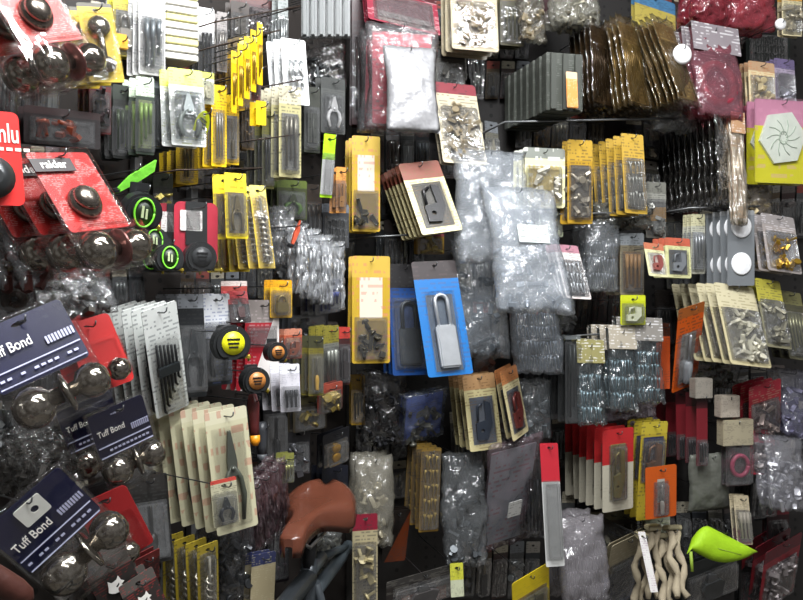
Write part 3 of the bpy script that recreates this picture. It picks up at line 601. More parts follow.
hang(mk_card, 'grey card with a diagonal red and white flash', HK, KP, 262, 346, 34, 92, d=.17, n=4, gap=.02, body='#a82430', header='#8c8480', hf=.25, accent='#ded8d4', c=None, ink='#d8c8c8', ink_amt=.3, blister=True, zr=(.5, .7))
hang(mk_card, 'pale red topped card right of the small tapes', HK, KP, 293, 344, 18, 30, slope=3, d=.2, n=2, body='#b4583c', header='#c08068', panel='#c89070', c='figure', cc='#8a4a34', metal=.1)
hang(mk_card, 'white card of black bolts', 'bolt_card', 'bolt pack', 290, 388, 20, 48, lean=2, d=.21, n=3, gap=.025, body='#c8c6cc', header='#dcdce2', ink='#8a8c98', c='rods', cc='#2a2c30', metal=.4, wr=.8, zr=(.03, .5))
hang(mk_card, 'olive yellow card with a yellow handle near the corner', HK, KP, 316, 366, 15, 60, d=.2, n=3, gap=.02, body='#6a6228', header='#3c3c28', c='driver', cc='#8a8470', c2='#d0a43c')
hang(mk_card, 'grey card with an olive header and steel rods near the corner', HK, KP, 331, 360, 16, 68, slope=8, d=.2, n=3, gap=.02, body='#77786f', header='#8c8438', hf=.25, c='rods', cc='#a0a29a')
hang(mk_card, 'dark red card with brick print at the corner, upper one', HK, KP, 344, 356, 12, 58, d=.18, n=3, body='#3c1c1c', header='#a83830', hf=.2, c='lock', cc='#3c3030')
hang(mk_card, 'red and gold card of fittings above the saddle', HK, KP, 330, 398, 26, 28, slope=14, d=.2, n=2, body='#8c3c30', header='#a85040', panel='#7c6a34', c='chunks', cc='#8c7a40')
hang(mk_card, 'khaki card of brass rings above the saddle', HK, KP, 310, 414, 34, 34, slope=6, d=.17, n=3, body='#3c3628', header='#55502c', c='chunks', cc='#7a6c3c')
hang(mk_card, 'black card with thin tools right of the maroon handle', HK, KP, 276, 428, 26, 72, d=.12, n=3, body='#1a1b1f', header='#2c2e34', c='driver', cc='#383a3e', c2='#16181a')
def mk_handle(root, W, H, rnd, body='#5e2626', tip='#e09018'):
    bm = nb(); r = W*.5; tube(bm, [(0, 0, 0), (0, 0, -H*.2), (0, 0, -H*.6), (0, 0, -H*.8)], 1, 10, [r*.6, r, r*.75, r*.8]); obj('grip', bm, mat(body, .35), root)
    bm = nb(); tube(bm, [(0, 0, -H*.8), (0, 0, -H*.92), (0, 0, -H)], 1, 10, [r*.8, r*.8, r*.4]); obj('end_cap', bm, mat(tip, .4), root, 'amber end cap')
hang(mk_handle, 'maroon tool handle with an amber end cap', 'tool_handle', 'tool handle', 254, 420, 12, 52, lean=3, d=.22)
hang(mk_handle, 'grey tool handle beside the cream cards', 'tool_handle', 'tool handle', 262, 442, 12, 40, lean=0, d=.16, body='#3c3e42', tip='#55585c')
# cream card fan
hang(mk_card, 'cream card with a red stripe and long nose pliers', 'pliers_card', 'pliers', corners=((204, 414), (246, 405), (220, 536)), d=.26, n=7, gap=.031, body='#c8c4a4', header='#d0ccb0', hf=.1, accent=None, ink='#b43a34', c='pliers', cc='#5c6058', c2='#4a4e44', dd=.012, wr=.7, zr=(.05, .85), nl=7, ink_amt=.4, metal=.4, shell=CLEAR2)
hang(mk_card, 'small cream card with black pliers in front of the cream row', 'pliers_card', 'pliers', corners=((210, 482), (236, 476), (217, 528)), d=.3, body='#b4b094', header='#b8463c', hf=.08, c='pliers', cc='#34383a', c2='#24262a')
hang(mk_card, 'black card at the left end under the cream row', HK, KP, 150, 520, 40, 90, lean=4, d=.14, n=4, gap=.03, body='#171614', header='#201e1c', c='driver', cc='#2c2a24', c2='#1c1812')
hang(mk_card, 'mustard card with a bead chain at the bottom edge', 'chain_card', 'chain pack', corners=((197, 548), (218, 540), (206, 640)), d=.24, n=4, gap=.03, body='#a08c2c', header='#a89430', c='auger', cc='#c0bcae', metal=.9, wr=.6, zr=(.02, .9))
hang(mk_bag, 'dark bag of grey fittings right of the mustard cards', 'parts_bag', 'bag', 236, 560, 36, 84, d=.2, n=3, gap=.03, cc='#3c3e40', milk='#70757a', haze=.06)
for i in range(5):
    hang(mk_bag, 'glittering maroon wrapped pack left of the saddle, '+['lowest', 'second lowest', 'middle', 'second highest', 'highest'][i]+' step', 'maroon_pack', 'wrapped pack', 246+i*9, 526-i*8, 14, 72, lean=4, slope=24, d=.22-.004*i, c='rods', cc='#5a3a3e', metal=.2, milk='#a89096', haze=.12, insert='#553238', T=.02, n=2, gap=.03)
hang(mk_card, 'beige card with a navy flap at the bottom edge', HK, KP, 263, 582, 24, 58, lean=-2, slope=4, d=.24, n=2, body='#a89c7c', header='#33385a', hf=.2, c=None, blister=False, ink='#b8b090')
hang(mk_card, 'black card with purple print behind the maroon packs', HK, KP, 278, 548, 22, 70, d=.16, n=3, body='#221c22', header='#4a343c', c='teeth', cc='#4a3c44')
def wolf(root, W, H, dd):
    s = W*.17
    pts = [(-1, .2), (-.8, 1), (-.4, .6), (.3, .7), (.7, 1.1), (.85, .4), (1.2, .1), (.7, -.1), (.9, -.5), (.4, -.5), (.1, -.9), (-.5, -.8), (-.9, -.6), (-1.2, -.3)]
    bm = nb(); prism(bm, [(x*s-W*.02, z*s*1.1-H*.42) for x, z in pts], -.0036, -.003, [[(x*s-W*.02, z*s-H*.42) for x, z in ((-.1, -.1), (.3, .15), (.5, .25), (.45, 0), (.1, -.3))]]); obj('white_emblem', bm, mat('#d6d4ce', .5), root)
hang(mk_card, 'black card with a jagged white emblem, left one', 'emblem_card', 'hardware pack', corners=((84, 572), (126, 548), (110, 632)), d=.26, k=.8, n=3, gap=.022, body='#24211f', header='#44403c', panel=None, c=None, blister=False, emblem=wolf, ink_amt=.2, ink='#a83030')
hang(mk_card, 'black card with a jagged white emblem, right one', 'emblem_card', 'hardware pack', corners=((118, 588), (152, 566), (142, 640)), d=.28, k=.8, n=3, gap=.022, body='#2a2422', header='#4c4844', c=None, blister=False, emblem=wolf, ink_amt=.35, ink='#b83434')
hang(mk_card, 'dark card with fine red print behind the emblem cards', HK, KP, 146, 572, 30, 34, slope=24, d=.2, n=3, body='#3a1a1a', header='#6a2424', c=None, blister=False, ink='#b04038')
hang(mk_bag, 'clear bag of black fittings between the blue packs', 'parts_bag', 'bag', 52, 466, 56, 66, lean=14, slope=20, d=.14, n=3, gap=.05, cc='#34322e', milk='#8a8a86', haze=.04)
hang(mk_card, 'dark grey card hanging behind the lower red knob card', HK, KP, 112, 512, 40, 60, lean=12, slope=14, d=.1, n=2, body='#201e1e', c='chunks', cc='#3c3a36')
hang(mk_card, 'black card with grey fittings near the saddle top', HK, KP, 298, 452, 24, 46, d=.14, n=3, body='#26262a', c='chunks', cc='#55565a')
hang(mk_card, 'card of gold rings strung in a line at the corner', HK, KP, 336, 448, 28, 34, slope=18, d=.16, n=2, body='#1a1b20', c='discs', cc='#b88a28', metal=.5)
hang(mk_card, 'yellow green card right above the saddle', HK, KP, 288, 468, 12, 30, d=.2, n=2, body='#77783c', c='rods', cc='#a0a060')
hang(mk_card, 'dark blue black card behind the saddle', HK, KP, 335, 496, 26, 60, d=.1, n=3, body='#1c1e28', c='driver', cc='#383c44', c2='#20222c')
hang(mk_bag, 'pale bag of fittings under the saddle', 'parts_bag', 'bag', 326, 552, 30, 42, d=.14, n=2, cc='#8c8c80', milk='#c0c4c0')
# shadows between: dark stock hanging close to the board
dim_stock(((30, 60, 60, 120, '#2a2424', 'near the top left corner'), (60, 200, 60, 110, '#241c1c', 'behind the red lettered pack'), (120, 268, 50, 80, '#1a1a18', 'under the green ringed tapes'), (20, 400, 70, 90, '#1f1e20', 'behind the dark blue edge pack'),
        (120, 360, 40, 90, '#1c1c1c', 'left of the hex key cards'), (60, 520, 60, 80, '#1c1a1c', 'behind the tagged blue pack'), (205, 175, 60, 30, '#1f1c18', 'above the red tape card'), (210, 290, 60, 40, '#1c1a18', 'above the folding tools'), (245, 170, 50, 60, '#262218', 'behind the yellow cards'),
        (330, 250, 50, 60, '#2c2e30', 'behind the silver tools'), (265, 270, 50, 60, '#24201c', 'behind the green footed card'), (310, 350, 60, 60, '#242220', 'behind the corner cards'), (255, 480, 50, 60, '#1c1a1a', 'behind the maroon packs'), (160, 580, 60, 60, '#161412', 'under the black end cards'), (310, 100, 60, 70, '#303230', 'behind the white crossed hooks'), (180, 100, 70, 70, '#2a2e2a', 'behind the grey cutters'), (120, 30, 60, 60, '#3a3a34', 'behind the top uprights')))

# horizontal wire rails on the left wall
for i, (x0, y0, x1, y1) in enumerate(((205, 84, 268, 66), (213, 47, 280, 30), (232, 93, 300, 80), (215, 22, 300, 6), (255, 140, 300, 134), (178, 170, 262, 168))):
    Y0, _ = on_wall(x0, y0, .2); Y1, _ = on_wall(x1, y1, .2)
    bm = nb(); a, b = P(x0, y0, Y0), P(x1, y1, Y1); tube(bm, [a-WL[1]*.2, a, b, b-WL[1]*.2], .0014, 6)
    tag(obj('wire_rail', bm, mat('#4c4038', .4, .6)), 'thin dark wire rail slanting '+['over the yellow card pair', 'above the brass cards', 'left of the glaring white card', 'highest near the ribbed boxes', 'under the yellow square tag', 'above the red tape card'][i], 'rail')

# ---------------------------------------------------------------- bicycle standing before the wall
def bike():
    root = bpy.data.objects.new('bicycle', None); COL.objects.link(root)
    rear = Vector((-.163, 1.62, 1.0)); nose = Vector((-.205, 1.385, 1.0)); root.location = (rear.x, rear.y, 0)
    tag(root, 'bicycle with a brown leather saddle and dark grey frame', 'bicycle')
    d = (nose-rear); d.z = 0; L = d.length; d.normalize(); s = Vector((-d.y, d.x, 0))
    o0 = Vector(root.location)
    def loc(t, u, z): return rear+d*t+s*u-o0+Vector((0, 0, z-1.0))
    bm = nb(); n, m = 22, 14; top = []; bot = []
    for i in range(n+1):
        t = i/n; x = t*L*1.02-.035
        wd = .082*(1-math.exp(-((t+.03)/.09)))*(1 if t < .28 else max(.27, .27+.73*math.exp(-((t-.28)/.17)**1.6)))
        if t > .93: wd *= math.sqrt(max(0.02, 1-((t-.93)/.075)**2))
        zt = .012*math.cos((t-.1)*3)+.02*math.exp(-(t/.2)**2)+(-.012 if t > .85 else 0)*(t-.85)/.15
        rt, rb = [], []
        for j in range(m+1):
            u = 2*j/m-1; w = wd*math.sin(u*math.pi/2)
            dome = -.5*wd*abs(u)**2.6-.016*(abs(u) > .93); dip = -.012*math.exp(-(u/.3)**2)*math.exp(-(t/.4)**2)
            rt.append(bm.verts.new(loc(x-.012*abs(u)*(t < .2), w, 1.0+zt+dome+dip))); rb.append(bm.verts.new(loc(x, w*.9, 1.0+zt+dome-.014)))
        top.append(rt); bot.append(rb)
    for i in range(n):
        for j in range(m):
            for g, fl in ((top, 0), (bot, 1)):
                q = (g[i][j], g[i+1][j], g[i+1][j+1], g[i][j+1]); f = bm.faces.new(q[::-1] if fl else q); f.smooth = True
        for j in (0, m): bm.faces.new((top[i][j], top[i+1][j], bot[i+1][j], bot[i][j])).smooth = True
    for i in (0, n):
        for j in range(m): bm.faces.new((top[i][j], top[i][j+1], bot[i][j+1], bot[i][j]))
    sad = obj('saddle', bm, mat('#5c3426', .22, 0, .1, 30), root, 'brown leather saddle')
    bm = nb()
    for u in (-1, 1): tube(bm, [loc(-.0, u*.03, .955), loc(.08, u*.022, .945), loc(.15, u*.022, .945), loc(.2, u*.012, .975)], .0035, 6)
    obj('saddle_rails', bm, STEEL, sad)
    fm = mat('#3f4448', .3, .4)
    st = loc(.09, 0, .87); bb = loc(.22, 0, .29); ax = loc(-.30, 0, .33); ht = loc(.66, 0, .86); hb = loc(.70, 0, .70); fa = loc(.84, 0, .33)
    bm = nb(); tube(bm, [loc(.07, 0, .95), st], .0135, 12); obj('seat_post', bm, BLK, root)
    bm = nb(); tube(bm, [loc(.075, 0, .90), st, bb], .017, 12); tube(bm, [st, ht], .018, 12); tube(bm, [bb, hb], .02, 12); tube(bm, [ht+Vector((0, 0, .04)), hb-Vector((0, 0, .03))], .021, 12)
    for u in (-1, 1):
        tube(bm, [loc(.09, u*.015, .86), loc(-.0, u*.05, .62), ax+s*u*.06], .009, 8); tube(bm, [loc(.2, u*.03, .29), ax+s*u*.06], .009, 8)
    tube(bm, [bb-s*.04, bb+s*.04], .022, 12)
    obj('frame', bm, fm, root)
    bm = nb(); tube(bm, [P(349, 546, 1.78)-o0, P(300, 612, 1.52)-o0], .014, 12); tube(bm, [P(322, 556, 1.6)-o0, P(282, 612, 1.42)-o0], .012, 12); tube(bm, [P(349, 546, 1.78)-o0, P(322, 556, 1.6)-o0], .008, 8); obj('carrier', bm, mat('#5c666c', .3, .4), root)
    bm = nb()
    for u in (-1, 1): tube(bm, [hb, hb+s*u*.05-Vector((0, 0, .05)), fa+s*u*.05], .011, 8)
    obj('fork', bm, fm, root)
    for c in (ax, fa):
        bm = nb(); tube(bm, [c+(d*math.cos(a)+Vector((0, 0, 1))*math.sin(a))*.315 for a in [2*math.pi*k/48 for k in range(49)]], .017, 8); w = obj('tyre', bm, mat('#1b1b1c', .7), root)
        bm = nb(); tube(bm, [c-s*.06, c+s*.06], .012, 8)
        for k in range(18):
            a = 2*math.pi*k/18; e = c+(d*math.cos(a)+Vector((0, 0, 1))*math.sin(a))*.305; tube(bm, [c+s*.02*(-1)**k, e], .0012, 5)
        obj('spokes', bm, STEEL, w)
    bm = nb(); tube(bm, [loc(.66, 0, .88), loc(.68, 0, .97)], .014, 8); tube(bm, [loc(.60, -.26, .99), loc(.68, -.12, .97), loc(.68, .12, .97), loc(.60, .26, .99)], .012, 10); obj('handlebar', bm, BLK, root)
    bm = nb(); lathe(bm, [(.02, 0), (.085, 0), (.085, .004), (.02, .006)], bb-s*.05, s, 30); tube(bm, [bb-s*.05, bb-s*.07+Vector((0, 0, -.16))], .01, 8); tube(bm, [bb+s*.05, bb+s*.07+Vector((0, 0, .16))], .01, 8); obj('crankset', bm, STEEL, root)
bike()
# ================================================================= RIGHT WALL
hang(mk_bag, 'big red pack behind the silver mesh pouch', 'mesh_pack', 'mesh pack', 402, 78, 70, 108, d=.24, T=.04, n=2, gap=.05, insert='#a02c3c', c=None, haze=.1)
def mk_mesh(root, W, H, rnd, body='#9a9a9c'):
    bm = bag_mesh(W, H, .03, rnd, crink=.5); obj('mesh_pouch', bm, mat(body, .35, .2, .8, 40), root)
hang(mk_mesh, 'silver white mesh pouch in front of the big red pack', 'mesh_pouch', 'mesh pouch', 411, 90, 50, 86, lean=3, d=.29)
hang(mk_card, 'red pink card at the very top over the mesh pack', HK, KP, 402, 8, 70, 40, lean=5, slope=-8, d=.18, n=3, body='#8c3040', header='#4a2428', panel='#a89a94', pz=(.05, .3), c=None, ink='#d8c0c0')
hang(mk_card, 'dark maroon card at the left edge of the right wall, top', HK, KP, 360, 60, 16, 130, d=.14, n=3, body='#2c1416', header='#3c1c1e', c='rods', cc='#3a2a28')
hang(mk_card, 'cream card with beige gravel pattern at the top edge', 'pebble_card', 'hardware pack', 474, 16, 46, 70, lean=2, d=.2, n=3, gap=.03, body='#a89c80', header='#b4aa90', panel='#a0927a', c='chunks', cc='#80725a', metal=0, wr=.85, ink='#cfc4ac', nl=34)
hang(mk_card, 'cream card with a pink header and gravel pattern', 'pebble_card', 'hardware pack', 459, 124, 42, 82, lean=8, d=.2, n=2, gap=.03, body='#b8ae94', header='#7c3038', hf=.14, panel='#a69a80', c='chunks', cc='#80745c', metal=0, wr=.85)
hang(mk_card, 'grey topped dark card above the pink headed card', HK, KP, 450, 72, 30, 44, d=.14, n=2, body='#55534e', header='#3a3a38', c='chunks', cc='#6c6a64')
hang(mk_card, 'dark olive card at the top edge, left one', HK, KP, 512, 18, 24, 56, d=.13, n=3, body='#44402c', header='#5c5630', c='rods', cc='#6c6850')
hang(mk_bag, 'pale beige bag at the top edge beside the olive card', 'parts_bag', 'bag', 532, 14, 24, 56, lean=5, d=.16, n=2, cc='#8c8068', milk='#b0a890')
hang(mk_card, 'maroon card at the top edge between beige bags', HK, KP, 549, 6, 16, 36, d=.14, n=2, body='#3c2226', c=None, blister=False)
hang(mk_bag, 'greyish beige bag at the top edge above the bronze packs', 'parts_bag', 'bag', 576, 2, 44, 48, lean=4, d=.18, n=3, gap=.03, cc='#8c8878', milk='#a8a698', haze=.25)
hang(mk_box, 'grey plastic case with an orange label', 'grey_case', 'case', 562, 84, 36, 58, d=.27, n=7, gap=.034, D=.028, body='#42453f', header='#4c4f49', ink='#6c706a', ribs=3, jit=.8)
hang(mk_box, 'small orange sticker card on the grey case', 'orange_tag', 'label', 572, 90, 11, 36, lean=2, d=.3, D=.004, hook=False, body='#d08a3c', header='#d8b890', ink='#e0c0a0')
hang(mk_bag, 'bronze wrapped pack of long tools, leaning right', 'bronze_pack', 'wrapped pack', 676, 62, 20, 94, lean=19, d=.26, k=1.9, n=10, gap=.022, T=.016, c='rods', cc='#5a4424', metal=.5, milk='#8c7a54', haze=.12, insert='#6a5026', ins_ink='#b09458')
hang(mk_bag, 'dark brown wrapped pack next to the grey cases', 'brown_pack', 'wrapped pack', 602, 66, 22, 90, lean=3, d=.2, k=1.7, n=5, gap=.024, T=.016, c='rods', cc='#3c2c1a', milk='#4a3c2a', haze=.12, insert='#3a2a18', ins_ink='#5c4a30')
hang(mk_bag, 'gold brown wrapped pack between the bronze and brown packs', 'gold_pack', 'wrapped pack', 634, 64, 20, 94, lean=9, d=.23, k=1.8, n=6, gap=.024, T=.016, c='rods', cc='#6c5426', milk='#8a744a', haze=.12, insert='#5a4422', ins_ink='#94784a')
hang(mk_card, 'blue and yellow card at the top edge over the bronze packs', HK, KP, 655, 14, 40, 34, slope=-8, d=.12, n=2, body='#b0a050', header='#4a7aa0', hf=.35, c=None, blister=False)
hang(mk_bag, 'clear glaring bag under the grey rail of the right wall', 'parts_bag', 'bag', 676, 116, 44, 30, d=.2, n=2, milk='#b8bcbc', haze=.3, cc='#7c8080')
# red nets
hang(mk_bag, 'red net bag at the top edge, left one', 'net_bag', 'bag', 712, 6, 44, 48, d=.2, T=.05, n=2, gap=.05, tint='#d87880', milk='#9c3c48', haze=.45, c='ring', cc='#8a3440', metal=0)
hang(mk_bag, 'red net bag at the top edge, right one', 'net_bag', 'bag', 752, 6, 46, 50, d=.22, T=.05, n=2, gap=.05, tint='#e08088', milk='#b04c58', haze=.45, c='ring', cc='#a84450', metal=0)
hang(mk_bag, 'clear bag with a dark red coil and grey header', 'coil_bag', 'bag', 716, 74, 46, 90, lean=6, d=.22, T=.035, n=3, gap=.04, header='#8c8488', hh=.3, tint='#e0a0a8', milk='#a8707c', haze=.3, c='ring', cc='#8a2c3c', metal=0)
hang(mk_card, 'cream and orange floral card beside the red coil bag', HK, KP, 762, 86, 26, 48, lean=2, d=.2, n=3, body='#d8c8a0', header='#b89878', panel='#e0cca8', ink='#c07038', c='chunks', cc='#c8b890', metal=0)
hang(mk_card, 'violet and silver card beside the floral card', HK, KP, 785, 84, 20, 50, lean=2, d=.18, n=3, body='#a89cb0', header='#74688c', c='chunks', cc='#c0c0c8')
hang(mk_card, 'dark green card in the gap under the red net bags', HK, KP, 768, 44, 44, 44, d=.06, n=1, body='#1e2a26', header='#26342e', c='teeth', cc='#2c3a34')
hang(mk_card, 'orange edged pale card in the top right corner', HK, KP, 792, 14, 20, 44, d=.2, n=2, body='#dcd0a8', header='#d8a850', c='chunks', cc='#d8d0b8')
def mk_hex(root, W, H, rnd):
    bm = nb(); prism(bm, rrect(W, -H, 0, .005), 0, .002); obj('backing_card', bm, printed('#d2cc30', '#c98aa4', .32, ink='#d89ab4', nl=9, ink_amt=.3), root)
    c = (-W*.02, -H*.46); r = W*.43
    bm = nb(); prism(bm, [(c[0]+r*math.cos(math.radians(60*k+8)), c[1]+r*1.05*math.sin(math.radians(60*k+8))) for k in range(6)], -.008, -.001); bmesh.ops.bevel(bm, geom=[e for e in bm.edges if e.calc_face_angle(0) > 1.2], offset=.002, segments=1, affect='EDGES'); h = obj('hexagon_dish', bm, mat('#d6dcd0', .35), root)
    bm = nb()
    for k in range(10):
        a = k*.63; tube(bm, [(c[0]+r*q*math.cos(a+q), -.0085, c[1]+r*q*math.sin(a+q)) for q in (.12, .3, .5, .7)], .0012, 5)
    tube(bm, [(c[0]+r*.18*math.cos(q), -.009, c[1]+r*.24*math.sin(q)) for q in [2*math.pi*k/16 for k in range(17)]], .0014, 5)
    obj('swirl_relief', bm, mat('#a8b4a4', .4), h)
    bm = nb(); box(bm, (0, -.006, -H/2), (W*1.02, .018, H*1.02), bev=.004); obj('sleeve', bm, CLEAR2, root)
hang(mk_hex, 'pink and yellow packet with a pale hexagonal dish', 'hexagon_packet', 'packet', 782, 142, 54, 84, d=.26, n=2, gap=.03)
hang(mk_card, 'dark pink card edge left of the hexagon packet', HK, KP, 752, 132, 16, 52, d=.2, n=2, body='#74303c', header='#a05064', c='rods', cc='#8c6a70')
# left column
YC = dict(body='#bb9a30', header='#c8a848', panel='#ddd0bc', pz=(.42, .8), pw=.3, ink='#c87868', c='chunks', cc='#4c483c', zr=(.04, .42), ink_amt=.5)
hang(mk_card, 'yellow card at the wall corner beside the cream framed row', 'yellow_card', 'hardware pack', 366, 184, 28, 96, d=.24, n=3, gap=.03, nl=15, **YC)
hang(mk_card, 'yellow card at the wall corner beside the blue cards', 'yellow_card', 'hardware pack', 371, 310, 38, 108, d=.26, n=2, gap=.03, nl=15, **YC)
hang(mk_frame, 'cream framed card with a black and red fitting', 'framed_card', 'hardware pack', corners=((398, 164), (438, 160), (417, 236)), d=.26, n=6, gap=.03, body='#cdc394', header='#7c4434', inner='#4c4a44', c='figure', cc='#1c1c1e', hf=.24)
hang(mk_card, 'small gold and pink packet under the framed card', HK, KP, 430, 243, 28, 22, d=.18, n=2, body='#a8842c', header='#a05058', c='chunks', cc='#e0c870', metal=.8)
hang(mk_card, 'charcoal topped bright blue card with a steel fitting', 'blue_card', 'hardware pack', corners=((411, 262), (455, 260), (426, 378)), d=.29, n=1, shell=CLEAR2, body='#1767aa', header='#3a3434', hf=.16, panel='#5a6470', pz=(.04, .7), pw=.3, c='lock', cc='#c8ccd0', metal=.6, rough=.3, wr=.6, dd=.02, ink='#5a4a4c', ink_amt=.3, zr=(.03, .72))
hang(mk_card, 'darker blue card behind the bright blue card', 'blue_card', 'hardware pack', 408, 320, 36, 112, lean=3, d=.2, n=3, gap=.03, body='#0f3c78', header='#1c1a1c', hf=.22, c='lock', cc='#4c5054')
hang(mk_card, 'dark card left of the blue cards', HK, KP, 394, 250, 20, 60, d=.08, n=1, body='#1c1817', header='#2a2320', c='rods', cc='#2c2724')
# transparent bags, centre
hang(mk_bag, 'large clear crumpled bag, uppermost in the centre', 'clear_bag', 'bag', 492, 208, 74, 116, lean=4, d=.26, T=.06, c=None, milk='#b4bbc2', haze=.3, crink=1.3)
hang(mk_bag, 'large clear crumpled bag with a pale label, in the centre', 'clear_bag', 'bag', 526, 252, 70, 130, lean=8, d=.31, T=.06, c='chunks', cc='#8a929a', milk='#b8c0c8', haze=.3, crink=1.3, label_patch=('#c0c8c4', .36, .5, .42))
hang(mk_bag, 'large clear crumpled bag left of the centre beside the blue card', 'clear_bag', 'bag', 480, 300, 52, 120, lean=2, d=.23, T=.05, c='chunks', cc='#70787e', milk='#a0a8b0', haze=.22, crink=1.3)
hang(mk_bag, 'clear crumpled bag with bluish blades over the black card row', 'clear_bag', 'bag', 536, 330, 50, 90, lean=4, d=.2, T=.04, c='teeth', cc='#9aa4b0', milk='#aab2ba', haze=.2, crink=1.3)
hang(mk_card, 'yellow and white picture card at the top of the clear bags', 'picture_card', 'hardware pack', 544, 178, 42, 60, d=.22, n=3, gap=.025, body='#e4dfae', header='#8c9088', hf=.18, panel='#ead27c', ink='#fbfbf0', nl=7, c='chunks', cc='#e4e0d0', metal=.3)
hang(mk_card, 'pale green card hanging under the picture card', HK, KP, 551, 218, 24, 38, d=.19, n=2, body='#c4ccae', header='#a8b098', panel='#d8dcc0', c='chunks', cc='#c8ccb4')
hang(mk_card, 'mustard card with silver parts right of the picture card', 'mustard_card', 'hardware pack', 580, 182, 25, 84, d=.24, n=2, gap=.025, body='#b08a28', header='#bc9838', hf=.25, panel='#6c5a3c', c='chunks', cc='#b0a898', wr=.8)
hang(mk_card, 'mustard headed card with silver bits on the dark gold row', 'mustard_card', 'hardware pack', 634, 174, 22, 80, lean=3, d=.25, n=6, gap=.034, body='#a88830', header='#b8963a', hf=.5, panel='#6c6450', c='teeth', cc='#a0a098', wr=.8, pz=(.05, .5))
hang(mk_bag, 'smoky clear bag bottom under the mustard cards', 'parts_bag', 'bag', 622, 216, 60, 26, d=.2, n=2, milk='#74746c', haze=.3, cc='#5c5c54')
hang(mk_card, 'amber striped grey card right of the mustard cards', HK, KP, 656, 210, 20, 56, d=.18, n=2, body='#8c8c84', header='#74746c', panel='#c8962c', pz=(.3, .55), pw=.5, c='chunks', cc='#8c8c86')
hang(mk_bag, 'black wrapped pack of long screws, top right', 'black_pack', 'wrapped pack', 727, 158, 22, 96, lean=2, d=.26, k=1.6, n=11, gap=.024, T=.018, c='teeth', cc='#3c3a36', metal=.6, milk='#3c3c38', haze=.1, insert='#24221f', ins_ink='#55524a')
hang(mk_bag, 'brown and white wrapped pack right of the black packs', 'brown_white_pack', 'wrapped pack', 738, 170, 14, 110, lean=3, d=.27, n=2, T=.02, c='rods', cc='#c8b8a0', milk='#c8bca8', haze=.25, insert='#8a6a48', header='#b08a68')
hang(mk_card, 'white pink leaning card with silver staples', HK, KP, 572, 272, 24, 56, lean=14, d=.24, n=3, gap=.02, body='#d8d0cc', header='#a87884', hf=.15, panel='#55585a', pz=(.05, .5), pw=.3, c='teeth', cc='#b8bcc0')
hang(mk_bag, 'clear bag of grey screws right of the staple card', 'parts_bag', 'bag', 602, 256, 34, 72, d=.2, n=3, gap=.03, c='teeth', cc='#90949a', milk='#9aa0a4', haze=.2)
hang(mk_card, 'grey card with brown wood print over the lime card', HK, KP, 632, 264, 24, 62, d=.2, n=3, gap=.03, body='#7c7460', header='#90969a', panel='#8a6c44', c='rods', cc='#b08858', metal=0)
hang(mk_card, 'lime yellow card with a white droplet', 'lime_card', 'hardware pack', 633, 310, 25, 30, d=.27, body='#b4bc1c', header='#c0c828', c='figure', cc='#e8eccc', metal=0, c2='#ffffff', blister=True, ink_amt=.1)
hang(mk_frame, 'small cream framed card, leaning one below the amber stripe', 'framed_card', 'hardware pack', 656, 260, 19, 34, lean=10, d=.28, body='#d2d0a4', header='#b06a50', inner='#c0beb4', c='figure', cc='#8c4a44')
hang(mk_frame, 'small cream framed card, upright one below the amber stripe', 'framed_card', 'hardware pack', 678, 258, 25, 40, lean=2, d=.25, n=3, gap=.025, body='#c8c894', header='#b45a44', inner='#5c6064', c='figure', cc='#7c8084')
hang(mk_card, 'white and yellow edged card left of the black disc row', HK, KP, 698, 244, 14, 60, d=.2, n=3, body='#b8b8a8', header='#c8c4a0', panel='#cfd2d2', c='rods', cc='#c8ccd0')
hang(mk_card, 'grey card with two white discs', 'disc_card', 'disc pack', 741, 248, 27, 76, d=.28, n=6, gap=.028, body='#75797c', header='#8a8c8c', hf=.06, c='discs', cc='#f2f4f8', metal=0, rough=.7, blister=False, wr=.95, zr=(.12, .95), ink_amt=0, dd=.012)
hang(mk_card, 'silver headed card with gold fittings in the clear', HK, KP, 781, 244, 32, 58, lean=8, d=.27, n=3, gap=.03, body='#948c88', header='#8c8684', panel='#d0ccd0', c='chunks', cc='#c09a38', metal=.8, ink='#d8d4d8')
hang(mk_bag, 'clear pink grey bag above the gold fittings card', 'parts_bag', 'bag', 756, 196, 32, 40, d=.2, n=2, cc='#a89a78', milk='#a89c8c', haze=.25)
# black row and bolts
hang(mk_card, 'narrow black card with a grey edge, over the dark gap', 'black_strip_card', 'hardware pack', 573, 380, 15, 88, d=.25, n=7, gap=.036, body='#1c2020', header='#6c7172', hf=.04, c='rods', cc='#2c3232', metal=.3, dd=.016, wr=.9, zr=(.02, .92), ink_amt=.15)
for i, (x, y) in enumerate(((590, 384), (622, 370), (648, 362))):
    hang(mk_bag, 'clear bag of blue grey screws, '+['left', 'middle', 'right'][i]+' one of three', 'screw_bag', 'bag', x, y, 28, 84, lean=3, d=.25, n=3, gap=.04, T=.024, c='teeth', cc='#8aa0a8', metal=.6, milk='#5c686c', haze=.12, header=['#8c8658', '#a49c8c', '#84807a'][i], hh=.26, zr=(.03, .62))
hang(mk_bag, 'pink grey clear bag at the foot of the screw bags', 'parts_bag', 'bag', 632, 412, 50, 24, slope=-4, d=.2, n=2, milk='#a09098', haze=.3, cc='#8c848a')
hang(mk_card, 'orange card with a silver tool', 'orange_card', 'hardware pack', corners=((679, 310), (705, 301), (680, 390)), d=.26, n=1, shell=CLEAR2, body='#e0621c', header='#b0622c', hf=.12, panel='#a4a2a0', pz=(.08, .68), pw=.28, c='driver', cc='#c0c4c8', c2='#888c90', dd=.014)
hang(mk_card, 'thin orange card edge left of the orange tool card', 'orange_card', 'hardware pack', 665, 356, 10, 66, d=.2, n=2, body='#a8441a', header='#3c1e12', c=None, blister=False)
